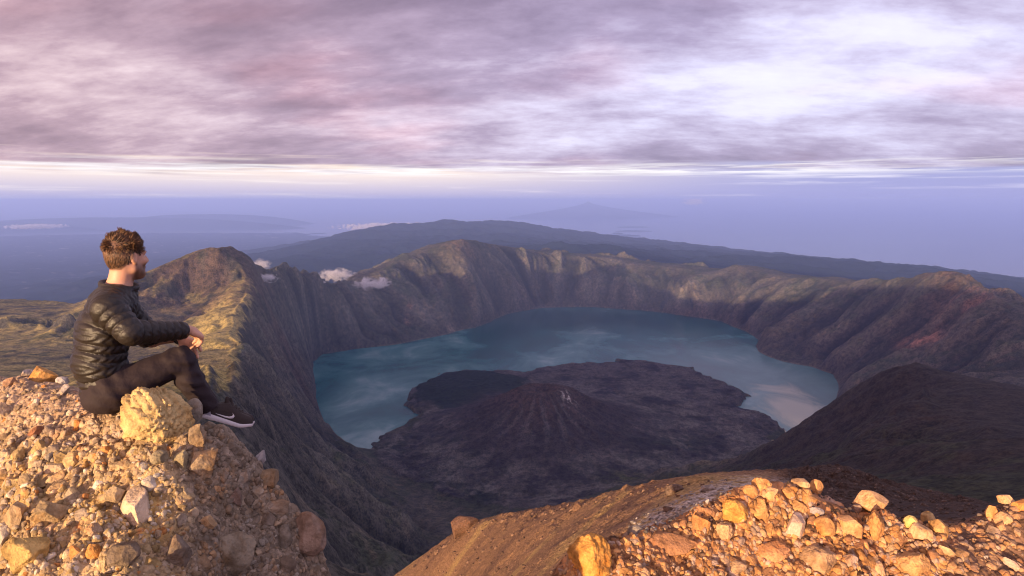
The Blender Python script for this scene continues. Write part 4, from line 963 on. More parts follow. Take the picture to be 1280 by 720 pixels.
link('rubble', rubble_mesh('slope_rubble', scatter(ps, 1300, (485, 596, 920, 724), psize(1.2, 5.5, 2.2), brown_keep, 14, []), brown_col), rubble_m, kind='stuff', label='brown and pale stones scattered along the brown slope')
outcrops = [(583, 655, 44, 26, 'cut', 151, (0.15, 0.085, 0.06), 'dark craggy outcrop jutting from the lip of the brown slope', -0.35), (722, 634, 14, 12, 'lumpy', 153, (0.17, 0.10, 0.07), 'small rust knob near the middle of the brown slope lip', 0.0),
            (843, 612, 26, 14, 'lumpy', 155, (0.16, 0.11, 0.085), 'knobbly dark outcrop high on the brown slope lip', -0.3), (885, 611, 22, 10, 'cut', 157, (0.30, 0.25, 0.22), 'pale grey outcrop above the ashy band of the slope', -0.3),
            (794, 664, 22, 14, 'lumpy', 159, (0.24, 0.20, 0.17), 'grey crumbling outcrop where the ashy band ends', -0.2), (836, 637, 16, 8, 'lumpy', 161, (0.14, 0.09, 0.065), 'dark brown clod beside the ashy band', 0.0)]
for r_ in outcrops: put_rock(ps, *r_[:9], name='rock_outcrop')
# ================================================================== SMALL CLOUDS resting on the crater rim
def cloud(px, py, Y, wpx, hpx, seed, label, dens):
    dens = dens * 0.55; hpx = hpx * 1.25
    c = at(px, py, Y=Y); k = Y / FOC
    V_, F_ = ico(3)
    me = mesh_np('cloud', V_, F_)
    mt, N, bs, mo = new_mat('cloud_vapour'); mt.node_tree.nodes.remove(bs)
    v = N.n('ShaderNodeVolumePrincipled'); v.inputs['Color'].default_value = (0.97, 0.95, 0.97, 1); v.inputs['Anisotropy'].default_value = 0.2
    tcn = N.n('ShaderNodeTexCoord').outputs['Object']
    ell = N.vm('LENGTH', N.mapv(tcn, scale=(1, 1, 1)))
    nz = N.noise(N.mapv(tcn, loc=(seed * 3.1, seed, 0), scale=(wpx / hpx * 0.75, 1.2, 1.0)), 1.5, 6, 0.62, 0.5)
    N.set(v.inputs['Density'], N.m('MULTIPLY', N.ss(N.m('ADD', N.m('SUBTRACT', 0.80, ell), N.m('MULTIPLY', N.m('SUBTRACT', nz, 0.5), 2.6)), 0.0, 0.75), dens * 2.4 / (hpx * k)))
    mt.node_tree.links.new(v.outputs[0], mo.inputs['Volume'])
    o = link('cloud', me, mt, kind='stuff', label=label)
    o.location = c; o.scale = (wpx * k * 0.60, wpx * k * 0.42, hpx * k * 0.62); o.rotation_euler = (0, 0, -math.atan2(c[0], c[1]))
cloud(466, 354, 6700, 50, 13, 1, 'small white cloud lying over the crater rim beneath the middle peak', 3.0)
cloud(421, 344, 7300, 46, 13, 2, 'small white cloud behind the low notch of the crater rim', 3.0)
cloud(392, 353, 6500, 30, 6, 3, 'thin wisp of cloud in the low notch of the crater rim', 2.5)
cloud(326, 332, 5600, 26, 13, 4, 'small cloud puff behind the right shoulder of the pointed peak', 2.6)
cloud(331, 348, 4650, 34, 9, 5, 'wisp of cloud creeping over the rim right of the pointed peak', 2.6)
cloud(500, 283, 40000, 150, 7, 6, 'long low cloud bank behind the blue ridge', 2.0)
cloud(45, 283, 52000, 66, 5, 7, 'flat white cloud streak far over the plain', 2.5)
cloud(868, 252, 95000, 28, 8, 8, 'tiny far cloud over the sea', 2.5)

# ================================================================== THE SEATED MAN
PSI = R(36.0)                                # heading of his body, from +X towards +Y
ORG_P = at(150, 510, Y=3.25)
Fv = np.array([math.cos(PSI), math.sin(PSI), 0]); Nv = np.array([-math.sin(PSI), math.cos(PSI), 0]); Zv = np.array([0, 0, 1.0])
def lp(px, py, c=0.0):
    """body-frame point (forward, left, up) seen at that place of the photograph, c metres to his left"""
    d = ray(px, py)
    A = np.stack([d, -Fv, -Zv], 1); s = np.linalg.solve(A, ORG_P + Nv * c)
    return np.array([s[1], c, s[2]])

class Field:
    def __init__(self, lo, hi, h):
        self.lo = np.array(lo, float); self.h = h
        n = np.ceil((np.array(hi) - self.lo) / h).astype(int) + 1; self.n = n
        self.D = np.full(n, 1.0, np.float32)
    def sub(self, lo, hi):
        a = np.clip(np.floor((np.array(lo) - self.lo) / self.h).astype(int), 0, self.n); b = np.clip(np.ceil((np.array(hi) - self.lo) / self.h).astype(int) + 1, 0, self.n)
        sl = tuple(slice(i, j) for i, j in zip(a, b))
        g = [self.lo[i] + self.h * np.arange(a[i], b[i]) for i in range(3)]
        X, Y, Z = np.meshgrid(*g, indexing='ij'); return sl, np.stack([X, Y, Z], -1)
    def add(self, fn, lo, hi, k=0.02, mode='u'):
        m = 0.05 + k
        sl, Pp = self.sub(np.array(lo) - m, np.array(hi) + m)
        if Pp.size == 0: return
        d = fn(Pp); o = self.D[sl]
        if mode == 'u':
            h = np.clip(0.5 + 0.5 * (o - d) / k, 0, 1); r = o * (1 - h) + d * h - k * h * (1 - h)
        else:
            h = np.clip(0.5 - 0.5 * (o + d) / k, 0, 1); r = o * (1 - h) - d * h + k * h * (1 - h)
        self.D[sl] = r
    def cone(self, a, b, ra, rb, k=0.02, wrap=None, mode='u', ysc=1.0):
        a = np.array(a, float); b = np.array(b, float); ab = b - a; l2 = ab @ ab
        def fn(P):
            q = P - a; t = np.clip((q @ ab) / l2, 0, 1); r = ra + (rb - ra) * t
            e = q - t[..., None] * ab
            if ysc != 1.0: e = e / np.array([1, ysc, 1])
            d = np.linalg.norm(e, axis=-1) - r
            if wrap is not None: d = d + wrap(P, t)
            return d
        rr = max(ra, rb) * max(1, ysc); self.add(fn, np.minimum(a, b) - rr, np.maximum(a, b) + rr, k, mode)
    def ell(self, c, rad, k=0.02, M=None, mode='u'):
        c = np.array(c, float); rad = np.array(rad, float)
        def fn(P):
            q = P - c
            if M is not None: q = q @ M
            n1 = np.linalg.norm(q / rad, axis=-1); n2 = np.linalg.norm(q / rad ** 2, axis=-1)
            return n1 * (n1 - 1) / np.maximum(n2, 1e-6)
        self.add(fn, c - rad.max(), c + rad.max(), k, mode)
    def clip(self, p, n):
        """cut away the side the normal points to"""
        sl, P = self.sub(self.lo, self.lo + self.h * self.n)
        self.D = np.maximum(self.D, ((P - np.array(p)) @ (np.array(n) / np.linalg.norm(n))).astype(np.float32)[tuple(slice(0, s) for s in self.D.shape)])
    def mesh(self):
        D = self.D; n = np.array(D.shape); s = D < 0
        idx = np.full(n - 1, -1, np.int64)
        c = np.zeros(n - 1, np.int8)
        for dx in (0, 1):
            for dy in (0, 1):
                for dz in (0, 1): c += s[dx:n[0] - 1 + dx, dy:n[1] - 1 + dy, dz:n[2] - 1 + dz]
        act = (c > 0) & (c < 8); I = np.argwhere(act); idx[act] = np.arange(len(I))
        acc = np.zeros((len(I), 3)); cnt = np.zeros(len(I))
        off = [(0, 0, 0), (1, 0, 0), (0, 1, 0), (1, 1, 0), (0, 0, 1), (1, 0, 1), (0, 1, 1), (1, 1, 1)]
        for a in range(8):
            for b in range(a + 1, 8):
                if bin(a ^ b).count('1') != 1: continue
                oa, ob = np.array(off[a]), np.array(off[b])
                va = D[tuple((I + oa).T)]; vb = D[tuple((I + ob).T)]
                cr = (va < 0) != (vb < 0); t = np.where(cr, va / np.where(cr, va - vb, 1), 0)
                acc += np.where(cr[:, None], oa + (ob - oa) * t[:, None], 0); cnt += cr
        V = self.lo + self.h * (I + acc / cnt[:, None])
        Fs = []
        for ax in range(3):
            sl0 = [slice(None)] * 3; sl1 = [slice(None)] * 3; sl0[ax] = slice(0, -1); sl1[ax] = slice(1, None)
            A = s[tuple(sl0)]; B = s[tuple(sl1)]
            u, v = [(1, 2), (2, 0), (0, 1)][ax]
            for flip, cond in ((False, A & ~B), (True, ~A & B)):
                E = np.argwhere(cond); ok = (E[:, u] > 0) & (E[:, v] > 0) & (E[:, u] < n[u] - 1) & (E[:, v] < n[v] - 1); E = E[ok]
                q = []
                for du, dv in ((-1, -1), (0, -1), (0, 0), (-1, 0)):
                    e = E.copy(); e[:, u] += du; e[:, v] += dv; q.append(idx[tuple(e.T)])
                q = np.stack(q, 1); Fs.append(q[:, ::-1] if flip else q)
        return V, np.concatenate(Fs)
    def at(self, P):
        q = np.clip(np.round((np.asarray(P) - self.lo) / self.h).astype(int), 0, self.n - 1); return self.D[tuple(q.T)]

# ---- joints, read off the pose
hip = lp(136, 484, 0.0); hipR = lp(143, 487, -0.095); hipL = lp(143, 487, 0.095)
kneeR = lp(225, 449, -0.115); ankR = lp(256, 503, -0.10)
kneeL = lp(229, 452, 0.10); ankL = lp(262, 508, 0.115)
waist = lp(124, 452, 0.0); chest = lp(130, 412, 0.0); upper = lp(141, 382, 0.0); neck0 = lp(148, 364, 0.0); head = lp(158, 322, 0.0)
shR = lp(135, 386, -0.165); shL = lp(152, 386, 0.165)
elR = lp(163, 416, -0.255); wrR = lp(232, 413, -0.14)
elL = lp(190, 424, 0.23); wrL = lp(226, 421, 0.03)
lo_, hi_ = np.array([-0.34, -0.42, -0.22]), np.array([0.72, 0.40, 1.02])

def hand(Fd, wr, fwd, out, palm, finger_bend, thumb_dir, sc=1.0):
    """wr wrist, fwd along the hand, out across towards the thumb, palm the way the palm faces"""
    fwd = fwd / np.linalg.norm(fwd); out = out - fwd * (out @ fwd); out /= np.linalg.norm(out); pn = palm - fwd * (palm @ fwd) - out * (palm @ out); pn /= np.linalg.norm(pn)
    Fd.cone(wr, wr + fwd * 0.045 * sc + out * 0.012, 0.024, 0.024, 0.012)
    for k, (o_, ln) in enumerate([(0.030, 0.072), (0.010, 0.080), (-0.011, 0.074), (-0.030, 0.058)]):
        kn = wr + fwd * (0.088 - 0.006 * abs(k - 1)) * sc + out * o_ * sc
        Fd.cone(wr + fwd * 0.025 * sc + out * o_ * 0.6, kn, 0.0145, 0.0125, 0.010)
        p = kn; ang = 0.0
        for j, seg in enumerate((0.46, 0.31, 0.23)):
            ang += finger_bend[j] * (1 + 0.07 * k)
            q = p + (fwd * math.cos(ang) + pn * math.sin(ang)) * ln * seg * 1.12 * sc + out * o_ * 0.05
            Fd.cone(p, q, 0.0102 - 0.0010 * j, 0.0094 - 0.0010 * j, 0.004); p = q
    b0 = wr + fwd * 0.022 + out * 0.020 + pn * 0.008; td = thumb_dir / np.linalg.norm(thumb_dir)
    b1 = b0 + (td * 0.7 + fwd * 0.5) * 0.042; b2 = b1 + (td * 0.3 + fwd * 0.9 + pn * 0.15) * 0.034; b3 = b2 + (fwd + pn * 0.4 + td * .05) * 0.024
    Fd.cone(b0, b1, 0.0165, 0.0135, 0.010); Fd.cone(b1, b2, 0.0118, 0.0108, 0.005); Fd.cone(b2, b3, 0.0108, 0.0088, 0.004)

# head frame
yaw = R(27.0); pit = R(-3)
hx_ = np.array([math.cos(yaw) * math.cos(pit), math.sin(yaw) * math.cos(pit), math.sin(pit)]); hy_ = np.array([-math.sin(yaw), math.cos(yaw), 0]); hz_ = np.cross(hx_, hy_)
HM = np.stack([hx_, hy_, hz_], 1); HS = 0.915
def hp(x, y, z): return head + HM @ (np.array([x, y, z]) * HS)

# ---- body: one continuous skin
B = Field(lo_, hi_, 0.0045)
B.cone(hip + [0, 0, 0.0], waist, 0.10, 0.095, 0.05, ysc=1.35); B.cone(waist, chest, 0.092, 0.10, 0.05, ysc=1.35); B.cone(chest, upper, 0.10, 0.085, 0.05, ysc=1.45)
B.cone(upper, neck0, 0.075, 0.055, 0.05, ysc=1.2)
B.cone(shR, shL, 0.055, 0.055, 0.05)
for sh, el, wr in ((shR, elR, wrR), (shL, elL, wrL)):
    B.cone(sh, el, 0.048, 0.040, 0.03); B.cone(el, wr, 0.038, 0.0255, 0.03)
for h_, k_, a_ in ((hipR, kneeR, ankR), (hipL, kneeL, ankL)):
    B.cone(h_, k_, 0.078, 0.050, 0.04); B.cone(k_, k_ * 0.6 + a_ * 0.4 + [-0.012, 0, 0], 0.048, 0.048, 0.03); B.cone(k_ * 0.6 + a_ * 0.4 + [-0.012, 0, 0], a_, 0.048, 0.034, 0.03)
    B.cone(a_ + [-.008, 0, -.02], a_ + [0.075, 0, -0.068], 0.026, 0.018, 0.02)
# neck and head
B.cone(neck0, hp(-0.020, 0, -0.055), 0.058, 0.054, 0.03)
B.ell(hp(-0.018, 0, 0.030), np.array([0.098, 0.077, 0.098]) * HS, 0.03, HM)
B.ell(hp(0.030, 0, -0.030), np.array([0.066, 0.060, 0.082]) * HS, 0.03, HM)
B.cone(hp(0.066, -0.014, -0.092), hp(0.066, 0.014, -0.092), 0.022 * HS, 0.022 * HS, 0.025)
for s_ in (-1, 1):
    B.cone(hp(0.010, 0.055 * s_, -0.060), hp(0.058, 0.022 * s_, -0.092), 0.018, 0.018, 0.03)     # jaw
    B.ell(hp(0.066, 0.040 * s_, -0.018), np.array([0.022, 0.022, 0.020]) * HS, 0.02, HM)          # cheek
    B.cone(hp(0.083, 0.010 * s_, 0.030), hp(0.070, 0.048 * s_, 0.030), 0.0125, 0.011, 0.012)        # brow
    B.ell(hp(0.092, 0.033 * s_, 0.010), np.array([0.016, 0.018, 0.012]) * HS, 0.014, HM, 's')       # socket
    # ear: rim, lobe, hollow
    e0 = hp(-0.006, 0.077 * s_, 0.002)
    B.ell(e0, np.array([0.020, 0.010, 0.031]) * HS, 0.006, HM); B.ell(hp(-0.001, 0.088 * s_, 0.004), np.array([0.009, 0.007, 0.017]) * HS, 0.005, HM, 's')
    B.ell(hp(0.002, 0.076 * s_, -0.024), np.array([0.010, 0.008, 0.011]) * HS, 0.006, HM)
B.cone(hp(0.092, 0, 0.022), hp(0.115, 0, -0.018), 0.0095, 0.0120, 0.010); B.ell(hp(0.104, 0.011, -0.024), [0.011, 0.009, 0.009], 0.008, HM); B.ell(hp(0.104, -0.011, -0.024), [0.011, 0.009, 0.009], 0.008, HM)
B.cone(hp(0.088, -0.018, -0.053), hp(0.088, 0.018, -0.053), 0.0085, 0.0085, 0.008); B.cone(hp(0.086, -0.015, -0.066), hp(0.086, 0.015, -0.066), 0.0085, 0.0085, 0.008)
B.cone(hp(0.094, -0.02, -0.0595), hp(0.094, 0.02, -0.0595), 0.0030, 0.0030, 0.004, mode='s')
# hands: the right one hangs off the knee, the left one droops below it
hand(B, wrR + [0.012, 0, 0], lp(248, 419, -0.10) - wrR, np.array([0.15, 1.0, 0.1]), np.array([0.1, 0.0, -1.0]), (0.75, 0.55, 0.35), np.array([0.2, 0.8, -0.5]), 0.95)
hand(B, wrL + [0.005, 0, -.004], lp(240, 447, -0.02) - wrL, np.array([0.9, -0.4, 0.4]), np.array([-0.3, -0.9, -0.1]), (0.30, 0.35, 0.25), np.array([0.9, -0.3, 0.1]), 0.95)
Vb, Fb = B.mesh()
HL = (Vb - head) @ HM / HS
nz_ = noise3(HL, 40.0, 3, 2)
beard = smooth(-0.020, -0.045, HL[:, 2] - 0.25 * np.maximum(0, 0.03 - HL[:, 0]) ) * smooth(-0.012, 0.012, HL[:, 0]) * smooth(-0.155, -0.11, HL[:, 2])
beard = np.clip(beard * (0.85 + 0.3 * nz_), 0, 1) * smooth(0.118, 0.105, HL[:, 0] + 0.0)
lineb = np.interp(HL[:, 0], [-0.12, -0.06, -0.025, -0.005, 0.015, 0.030, 0.045, 0.08], [-0.070, -0.065, -0.020, 0.030, 0.022, 0.030, 0.062, 0.085])
scalp = smooth(-0.004, 0.006, HL[:, 2] - lineb + 0.003 * nz_) * smooth(-0.16, -0.12, HL[:, 2]) * (np.linalg.norm(HL, axis=1) < 0.16)
person = bpy.data.objects.new('person', None); col.objects.link(person)
person.location = ORG_P; person.rotation_euler = (0, 0, PSI)
person['label'] = 'man in a black quilted jacket sitting on the rocky summit, gazing at the lake'; person['category'] = 'person'

def cloth_mat(name, colr, rough, spec, bump_s, scale, sheen=0.0):
    mt, N, bs, mo = new_mat(name)
    tcn = N.n('ShaderNodeTexCoord').outputs['Object']
    n_ = N.noise(tcn, scale, 5, 0.6); f_ = N.noise(tcn, 420.0, 2, 0.5)
    c = N.mix(n_, [v * 0.75 for v in colr], [v * 1.25 for v in colr])
    N.set(bs.inputs['Base Color'], c); bs.inputs['Roughness'].default_value = rough; bs.inputs['Specular IOR Level'].default_value = spec
    N.set(bs.inputs['Normal'], N.bump(N.m('ADD', n_, N.m('MULTIPLY', f_, 0.08)), bump_s, 0.012)); return mt
mt, N, bs, mo = new_mat('skin')
bd = N.n('ShaderNodeAttribute', attribute_name='beard').outputs['Fac']; tcn = N.n('ShaderNodeTexCoord').outputs['Object']
c = N.mix(N.noise(tcn, 60.0, 4, 0.6), (0.50, 0.245, 0.150), (0.60, 0.32, 0.205)); c = N.mix(N.m('MULTIPLY', bd, 0.88), c, (0.085, 0.042, 0.022))
N.set(bs.inputs['Base Color'], c); bs.inputs['Roughness'].default_value = 0.55; bs.inputs['Subsurface Weight'].default_value = 0.08; bs.inputs['Subsurface Radius'].default_value = (0.01, 0.004, 0.002); bs.inputs['Subsurface Scale'].default_value = 0.5
link('body', mesh_np('body', Vb, Fb, True, {'beard': np.maximum(beard, scalp)}), mt, person)

# ---- quilted down jacket
J = Field(lo_ + [0, 0, 0.0], hi_ - [0.1, 0, 0.18], 0.0042)
def quilt(s0, s1, per=0.041, amp=0.0118, ph=0.0):
    def w_(P, t):
        s = s0 + (s1 - s0) * t + 0.003 * np.sin(P[..., 1] * 15 + P[..., 0] * 9) + 0.0015 * np.sin(P[..., 1] * 61 + P[..., 2] * 37)
        a = np.abs(np.sin(np.pi * s / per + ph)); return -(a ** 0.40 - 0.70) * amp - 0.0018 * np.sin(P[..., 0] * 140 + P[..., 1] * 90 + np.sin(P[..., 2] * 120) * 2) * a
    return w_
l1 = np.linalg.norm(waist - hip); l2 = np.linalg.norm(chest - waist); l3 = np.linalg.norm(upper - chest); l4 = np.linalg.norm(neck0 - upper)
pt = [0, l1, l1 + l2, l1 + l2 + l3, l1 + l2 + l3 + l4]
J.cone(hip, waist, 0.121, 0.114, 0.02, quilt(pt[0], pt[1]), ysc=1.32)
J.cone(waist, chest, 0.114, 0.119, 0.02, quilt(pt[1], pt[2]), ysc=1.36)
J.cone(chest, upper, 0.119, 0.104, 0.02, quilt(pt[2], pt[3]), ysc=1.45)
J.cone(upper, neck0 + [0.004, 0, -0.02], 0.092, 0.068, 0.04, quilt(pt[3], pt[4], amp=0.006), ysc=1.3)
for sh, el, wr, rr in ((shR, elR, wrR, (0.073, 0.062, 0.060, 0.043)), (shL, elL, wrL, (0.079, 0.064, 0.06, 0.043))):
    la, lb = np.linalg.norm(el - sh), np.linalg.norm(wr - el)
    J.cone(sh, el, rr[0], rr[1], 0.022, quilt(0, la, 0.040, 0.011)); J.cone(el, wr, rr[2], rr[3], 0.016, quilt(la, la + lb, 0.040, 0.011))
    J.cone(neck0 * 0.55 + sh * 0.45 + [0, 0, -0.012], sh, 0.074, 0.076, 0.035, quilt(0.02, 0.12, 0.04, 0.008))
# hem, cuffs and an open collar
hd = (waist - hip) / l1
J.clip(hip + hd * 0.012, -hd + np.array([0.50, 0, -0.15]))
for el, wr in ((elR, wrR), (elL, wrL)):
    dv = (wr - el) / np.linalg.norm(wr - el); c_ = wr - dv * 0.004
    sl, Pp = J.sub(c_ - 0.10, c_ + 0.13)
    q_ = (Pp - c_) @ dv; rad_ = np.linalg.norm(Pp - c_ - q_[..., None] * dv, axis=-1)
    J.D[sl] = np.where(rad_ < 0.075, np.maximum(J.D[sl], q_), J.D[sl])
    J.add(lambda P, c_=c_, dv=dv: np.hypot(np.linalg.norm((P - c_) - ((P - c_) @ dv)[..., None] * dv, axis=-1) - 0.034, ((P - c_) @ dv + 0.006)) - 0.0085, c_ - 0.05, c_ + 0.05, 0.006)
nd_ = (hp(-0.03, 0, -0.05) - neck0); nd_ /= np.linalg.norm(nd_); cc_ = neck0 + nd_ * 0.004
def collar(P):
    q = P - cc_; s = q @ nd_; e = np.linalg.norm((q - s[..., None] * nd_) * np.array([0.95, 0.92, 1]), axis=-1)
    return np.maximum(np.abs(e - (0.074 + 0.10 * np.clip(s, 0, .1))) - 0.0085 + 0.002 * np.sin(s * 200), np.abs(s - 0.006) - 0.034)
J.add(collar, cc_ - 0.13, cc_ + 0.13, 0.012)
J.cone(cc_ + nd_ * 0.015, cc_ + nd_ * 0.09, 0.062, 0.072, 0.006, mode='s')
Vj, Fj = J.mesh()
jm = cloth_mat('black_quilted_nylon', (0.0165, 0.0118, 0.0090), 0.48, 0.40, 0.25, 70.0)
link('jacket', mesh_np('jacket', Vj, Fj), jm, person)

# ---- trousers
T = Field(lo_ + [0.08, 0.1, 0.0], hi_ - [0, 0.1, 0.55], 0.0045)
def folds(seed, amp):
    def w_(P, t):
        return amp * (np.sin(P[..., 0] * 55 + P[..., 2] * 75 + 2.2 * np.sin(P[..., 1] * 28 + seed)) * np.sin(P[..., 2] * 33 - P[..., 0] * 21 + seed) ) * (0.35 + smooth(0.7, 1.0, t) + smooth(0.35, 0.0, t)) 
    return w_
T.cone(hip + [0.0, 0, 0.005], waist * 0.5 + hip * 0.5, 0.110, 0.105, 0.05, ysc=1.40)
T.ell(hip + [-0.025, 0.075, -0.035], [0.10, 0.095, 0.075], 0.05); T.ell(hip + [-0.025, -0.075, -0.035], [0.10, 0.095, 0.075], 0.05)
for h_, k_, a_, sd in ((hipR, kneeR, ankR, 0.5), (hipL, kneeL, ankL, 2.1)):
    T.cone(h_, k_, 0.094, 0.066, 0.045, folds(sd, 0.0065))
    ml = k_ * 0.55 + a_ * 0.45 + np.array([-0.010, 0, -0.004])
    T.cone(k_, ml, 0.064, 0.062, 0.022, folds(sd + 1, 0.0065)); T.cone(ml, a_ + (a_ - ml) * 0.35, 0.061, 0.056, 0.03, folds(sd + 3, 0.007))
    sh_v = (a_ - k_) / np.linalg.norm(a_ - k_); c_ = a_ + sh_v * 0.040
    sl, Pp = T.sub(c_ - 0.09, c_ + 0.12); q_ = (Pp - c_) @ sh_v; T.D[sl] = np.where(q_ > -0.02, np.maximum(T.D[sl], q_), T.D[sl])
    T.cone(c_ - sh_v * 0.01, c_ + sh_v * 0.09, 0.049, 0.049, 0.004, mode='s')
Vt, Ft = T.mesh()
tm = cloth_mat('dark_trouser_cloth', (0.023, 0.0140, 0.0165), 0.8, 0.3, 0.7, 17.0)
link('trousers', mesh_np('trousers', Vt, Ft), tm, person)

# ---- trainers
um = cloth_mat('black_knit_upper', (0.040, 0.029, 0.026), 0.8, 0.25, 0.35, 140.0); wm, N, bs, mo = new_mat('white_foam'); bs.inputs['Base Color'].default_value = (0.62, 0.56, 0.55, 1); bs.inputs['Roughness'].default_value = 0.6
hm_, N, bs, mo = new_mat('grey_heel_foam'); bs.inputs['Base Color'].default_value = (0.30, 0.27, 0.30, 1); bs.inputs['Roughness'].default_value = 0.65
def shoe(heel, toe, parent):
    f = toe - heel; Ln = np.linalg.norm(f); f = f / Ln; lft = np.cross([0, 0, 1], f); lft /= np.linalg.norm(lft); up = np.cross(f, lft)
    MM = np.stack([f, lft, up], 1)
    def w3(x, y, z): return heel + MM @ np.array([x, y, z])
    def width(x): return np.interp(x / Ln, [0.0, 0.06, 0.2, 0.42, 0.70, 0.86, 0.96, 1.0], [0.014, 0.032, 0.038, 0.038, 0.050, 0.047, 0.038, 0.022])
    def mk(lo_z, fn, h=0.003):
        Fd = Field([-0.03, -0.07, -0.03], [Ln + 0.03, 0.07, 0.16], h); sl, P = Fd.sub(Fd.lo, Fd.lo + Fd.h * Fd.n); Fd.D = fn(P[..., 0], P[..., 1], P[..., 2]).astype(np.float32); return Fd
    spring = lambda x: 0.022 * smooth(0.70 * Ln, 1.02 * Ln, x) + 0.004 * smooth(0.1 * Ln, 0, x)
    def sole(x, y, z):
        thick = np.interp(x / Ln, [0, 0.3, 0.7, 1.0], [0.034, 0.028, 0.022, 0.016]); zz = z - spring(x)
        wv_ = width(x) + 0.006 - 0.003 * np.abs(zz - thick * .5) / 0.015
        return np.maximum(np.maximum(np.abs(y) - wv_, np.maximum(-zz, zz - thick)) * 0.8, np.maximum(-x - 0.004, x - Ln - 0.004))
    def upper(x, y, z):
        zz = z - spring(x); top = np.interp(x / Ln, [0, 0.05, 0.16, 0.30, 0.42, 0.60, 0.80, 0.93, 1.0], [0.078, 0.090, 0.080, 0.092, 0.108, 0.088, 0.066, 0.050, 0.024])
        v = np.clip((zz - 0.012) / np.maximum(top - 0.012, 0.01), 0, 2); ww = width(x) * np.sqrt(np.maximum(1e-4, 1 - 0.80 * v ** 2.6))
        d = np.maximum(np.abs(y) - ww, zz - top) * 0.7; d = np.maximum(d, 0.012 - zz)
        return np.maximum(d, np.maximum(-x, x - Ln))
    Fs_ = mk(0, sole); Fu = mk(0, upper)
    sh = bpy.data.objects.new('shoe', None); col.objects.link(sh); sh.parent = parent
    V_, F_ = Fu.mesh(); link('upper', mesh_np('upper', heel + V_ @ MM.T, F_), um, sh)
    V_, F_ = Fs_.mesh(); so_ = link('sole', mesh_np('sole', heel + V_ @ MM.T, F_), wm, sh)
    # swoosh-like curved tick on the outer side
    top_c = np.array([(0.30, 0.050), (0.33, 0.038), (0.38, 0.033), (0.46, 0.040), (0.56, 0.052), (0.60, 0.0575)])
    bot_c = np.array([(0.30, 0.050), (0.305, 0.032), (0.35, 0.0215), (0.42, 0.0225), (0.50, 0.032), (0.60, 0.0575)])
    ts = np.linspace(0, 1, 26); tt_ = np.linspace(0, 1, 6)
    top_c = np.array([(0.25, 0.040), (0.32, 0.0405), (0.42, 0.0400), (0.50, 0.0425), (0.545, 0.049), (0.555, 0.058), (0.535, 0.066)])
    bot_c = np.array([(0.25, 0.040), (0.33, 0.0365), (0.44, 0.0325), (0.53, 0.0335), (0.580, 0.041), (0.588, 0.053), (0.535, 0.066)])
    T1 = np.stack([np.interp(ts, tt_ if len(tt_) == len(top_c) else np.linspace(0, 1, len(top_c)), top_c[:, i]) for i in (0, 1)], 1); T2 = np.stack([np.interp(ts, np.linspace(0, 1, len(bot_c)), bot_c[:, i]) for i in (0, 1)], 1)
    for side in (-1,):
        Vs = []
        for a, b in zip(T1, T2):
            for q in (a, b):
                x = q[0] * Ln; z = q[1] + spring(x); ys = np.arange(0.06, 0.0, -0.0005)
                dv = upper(np.full_like(ys, x), ys, np.full_like(ys, z)); yy = ys[np.argmax(dv < 0)]
                Vs.append(w3(x, side * (yy + 0.0030), z)); Vs.append(w3(x, side * (yy - 0.001), z))
        n_ = len(ts); Fq = []
        for i in range(n_ - 1):
            o_ = i * 4; p_ = o_ + 4
            Fq += [(o_, o_ + 2, p_ + 2, p_), (o_, p_, p_ + 1, o_ + 1), (o_ + 2, o_ + 3, p_ + 3, p_ + 2)]
        link('logo', mesh_np('logo', np.array(Vs), np.array(Fq)), wm, sh)
    # heel counter and laces
    def hc(x, y, z):
        return np.maximum(np.maximum(upper(x, y, z) - 0.0035, -(upper(x, y, z) + 0.004)), np.maximum(x - 0.20 * Ln + 0.6 * (z - 0.02), z - 0.060))
    Fh = mk(0, hc); V_, F_ = Fh.mesh(); link('heel_counter', mesh_np('heel_counter', heel + V_ @ MM.T, F_), hm_, sh)
    Lc = Field([-0.03, -0.07, -0.0], [Ln, 0.07, 0.16], 0.003)
    for k in range(4):
        x = (0.45 + 0.085 * k) * Ln; z = np.interp(x / Ln, [0.42, 0.60, 0.80], [0.108, 0.088, 0.066]) + spring(np.array(x)) + 0.000
        Lc.cone([x, -0.020, z - 0.004], [x + 0.004, 0, z + 0.003], 0.0042, 0.0042, 0.002); Lc.cone([x + 0.004, 0, z + 0.003], [x, 0.020, z - 0.004], 0.0042, 0.0042, 0.002)
    Lc.cone([0.41 * Ln, 0.0, 0.104], [0.38 * Ln, 0.0, 0.128], 0.014, 0.010, 0.006)
    V_, F_ = Lc.mesh(); link('laces', mesh_np('laces', heel + V_ @ MM.T, F_), um, sh)
shoe(lp(246, 519, -0.10), lp(311, 536, -0.085), person)
shoe(lp(255, 521, 0.115), lp(313, 533, 0.14), person)

# ---- hair: a close cap that breaks into many tapered locks, longer and tousled on top
rng = np.random.default_rng(12)
Vs, Fs, Hs = [], [], []; off = 0
def lock(p0, d0, ln, r, bend, shade):
    global off
    n = 5; p = np.array(p0); dv = d0 / np.linalg.norm(d0); ring = []
    for i in range(n + 1):
        t_ = i / n; rr = r * (1 - t_ ** 2.0) + 0.0003
        a = np.cross(dv, [0.3, 0.5, 0.8]); a /= np.linalg.norm(a); b = np.cross(dv, a)
        ring += [p + (a * math.cos(q) + b * math.sin(q)) * rr for q in (0, 1.57, 3.14, 4.71)]
        dv = dv + bend / n; dv /= np.linalg.norm(dv); p = p + dv * ln / n
    Vs.extend(ring); Hs.extend([shade] * len(ring))
    for i in range(n):
        for j in range(4):
            a0_ = off + i * 4 + j; b0_ = off + i * 4 + (j + 1) % 4; Fs.append((a0_, b0_, b0_ + 4, a0_ + 4))
    off += (n + 1) * 4
NH = 12000
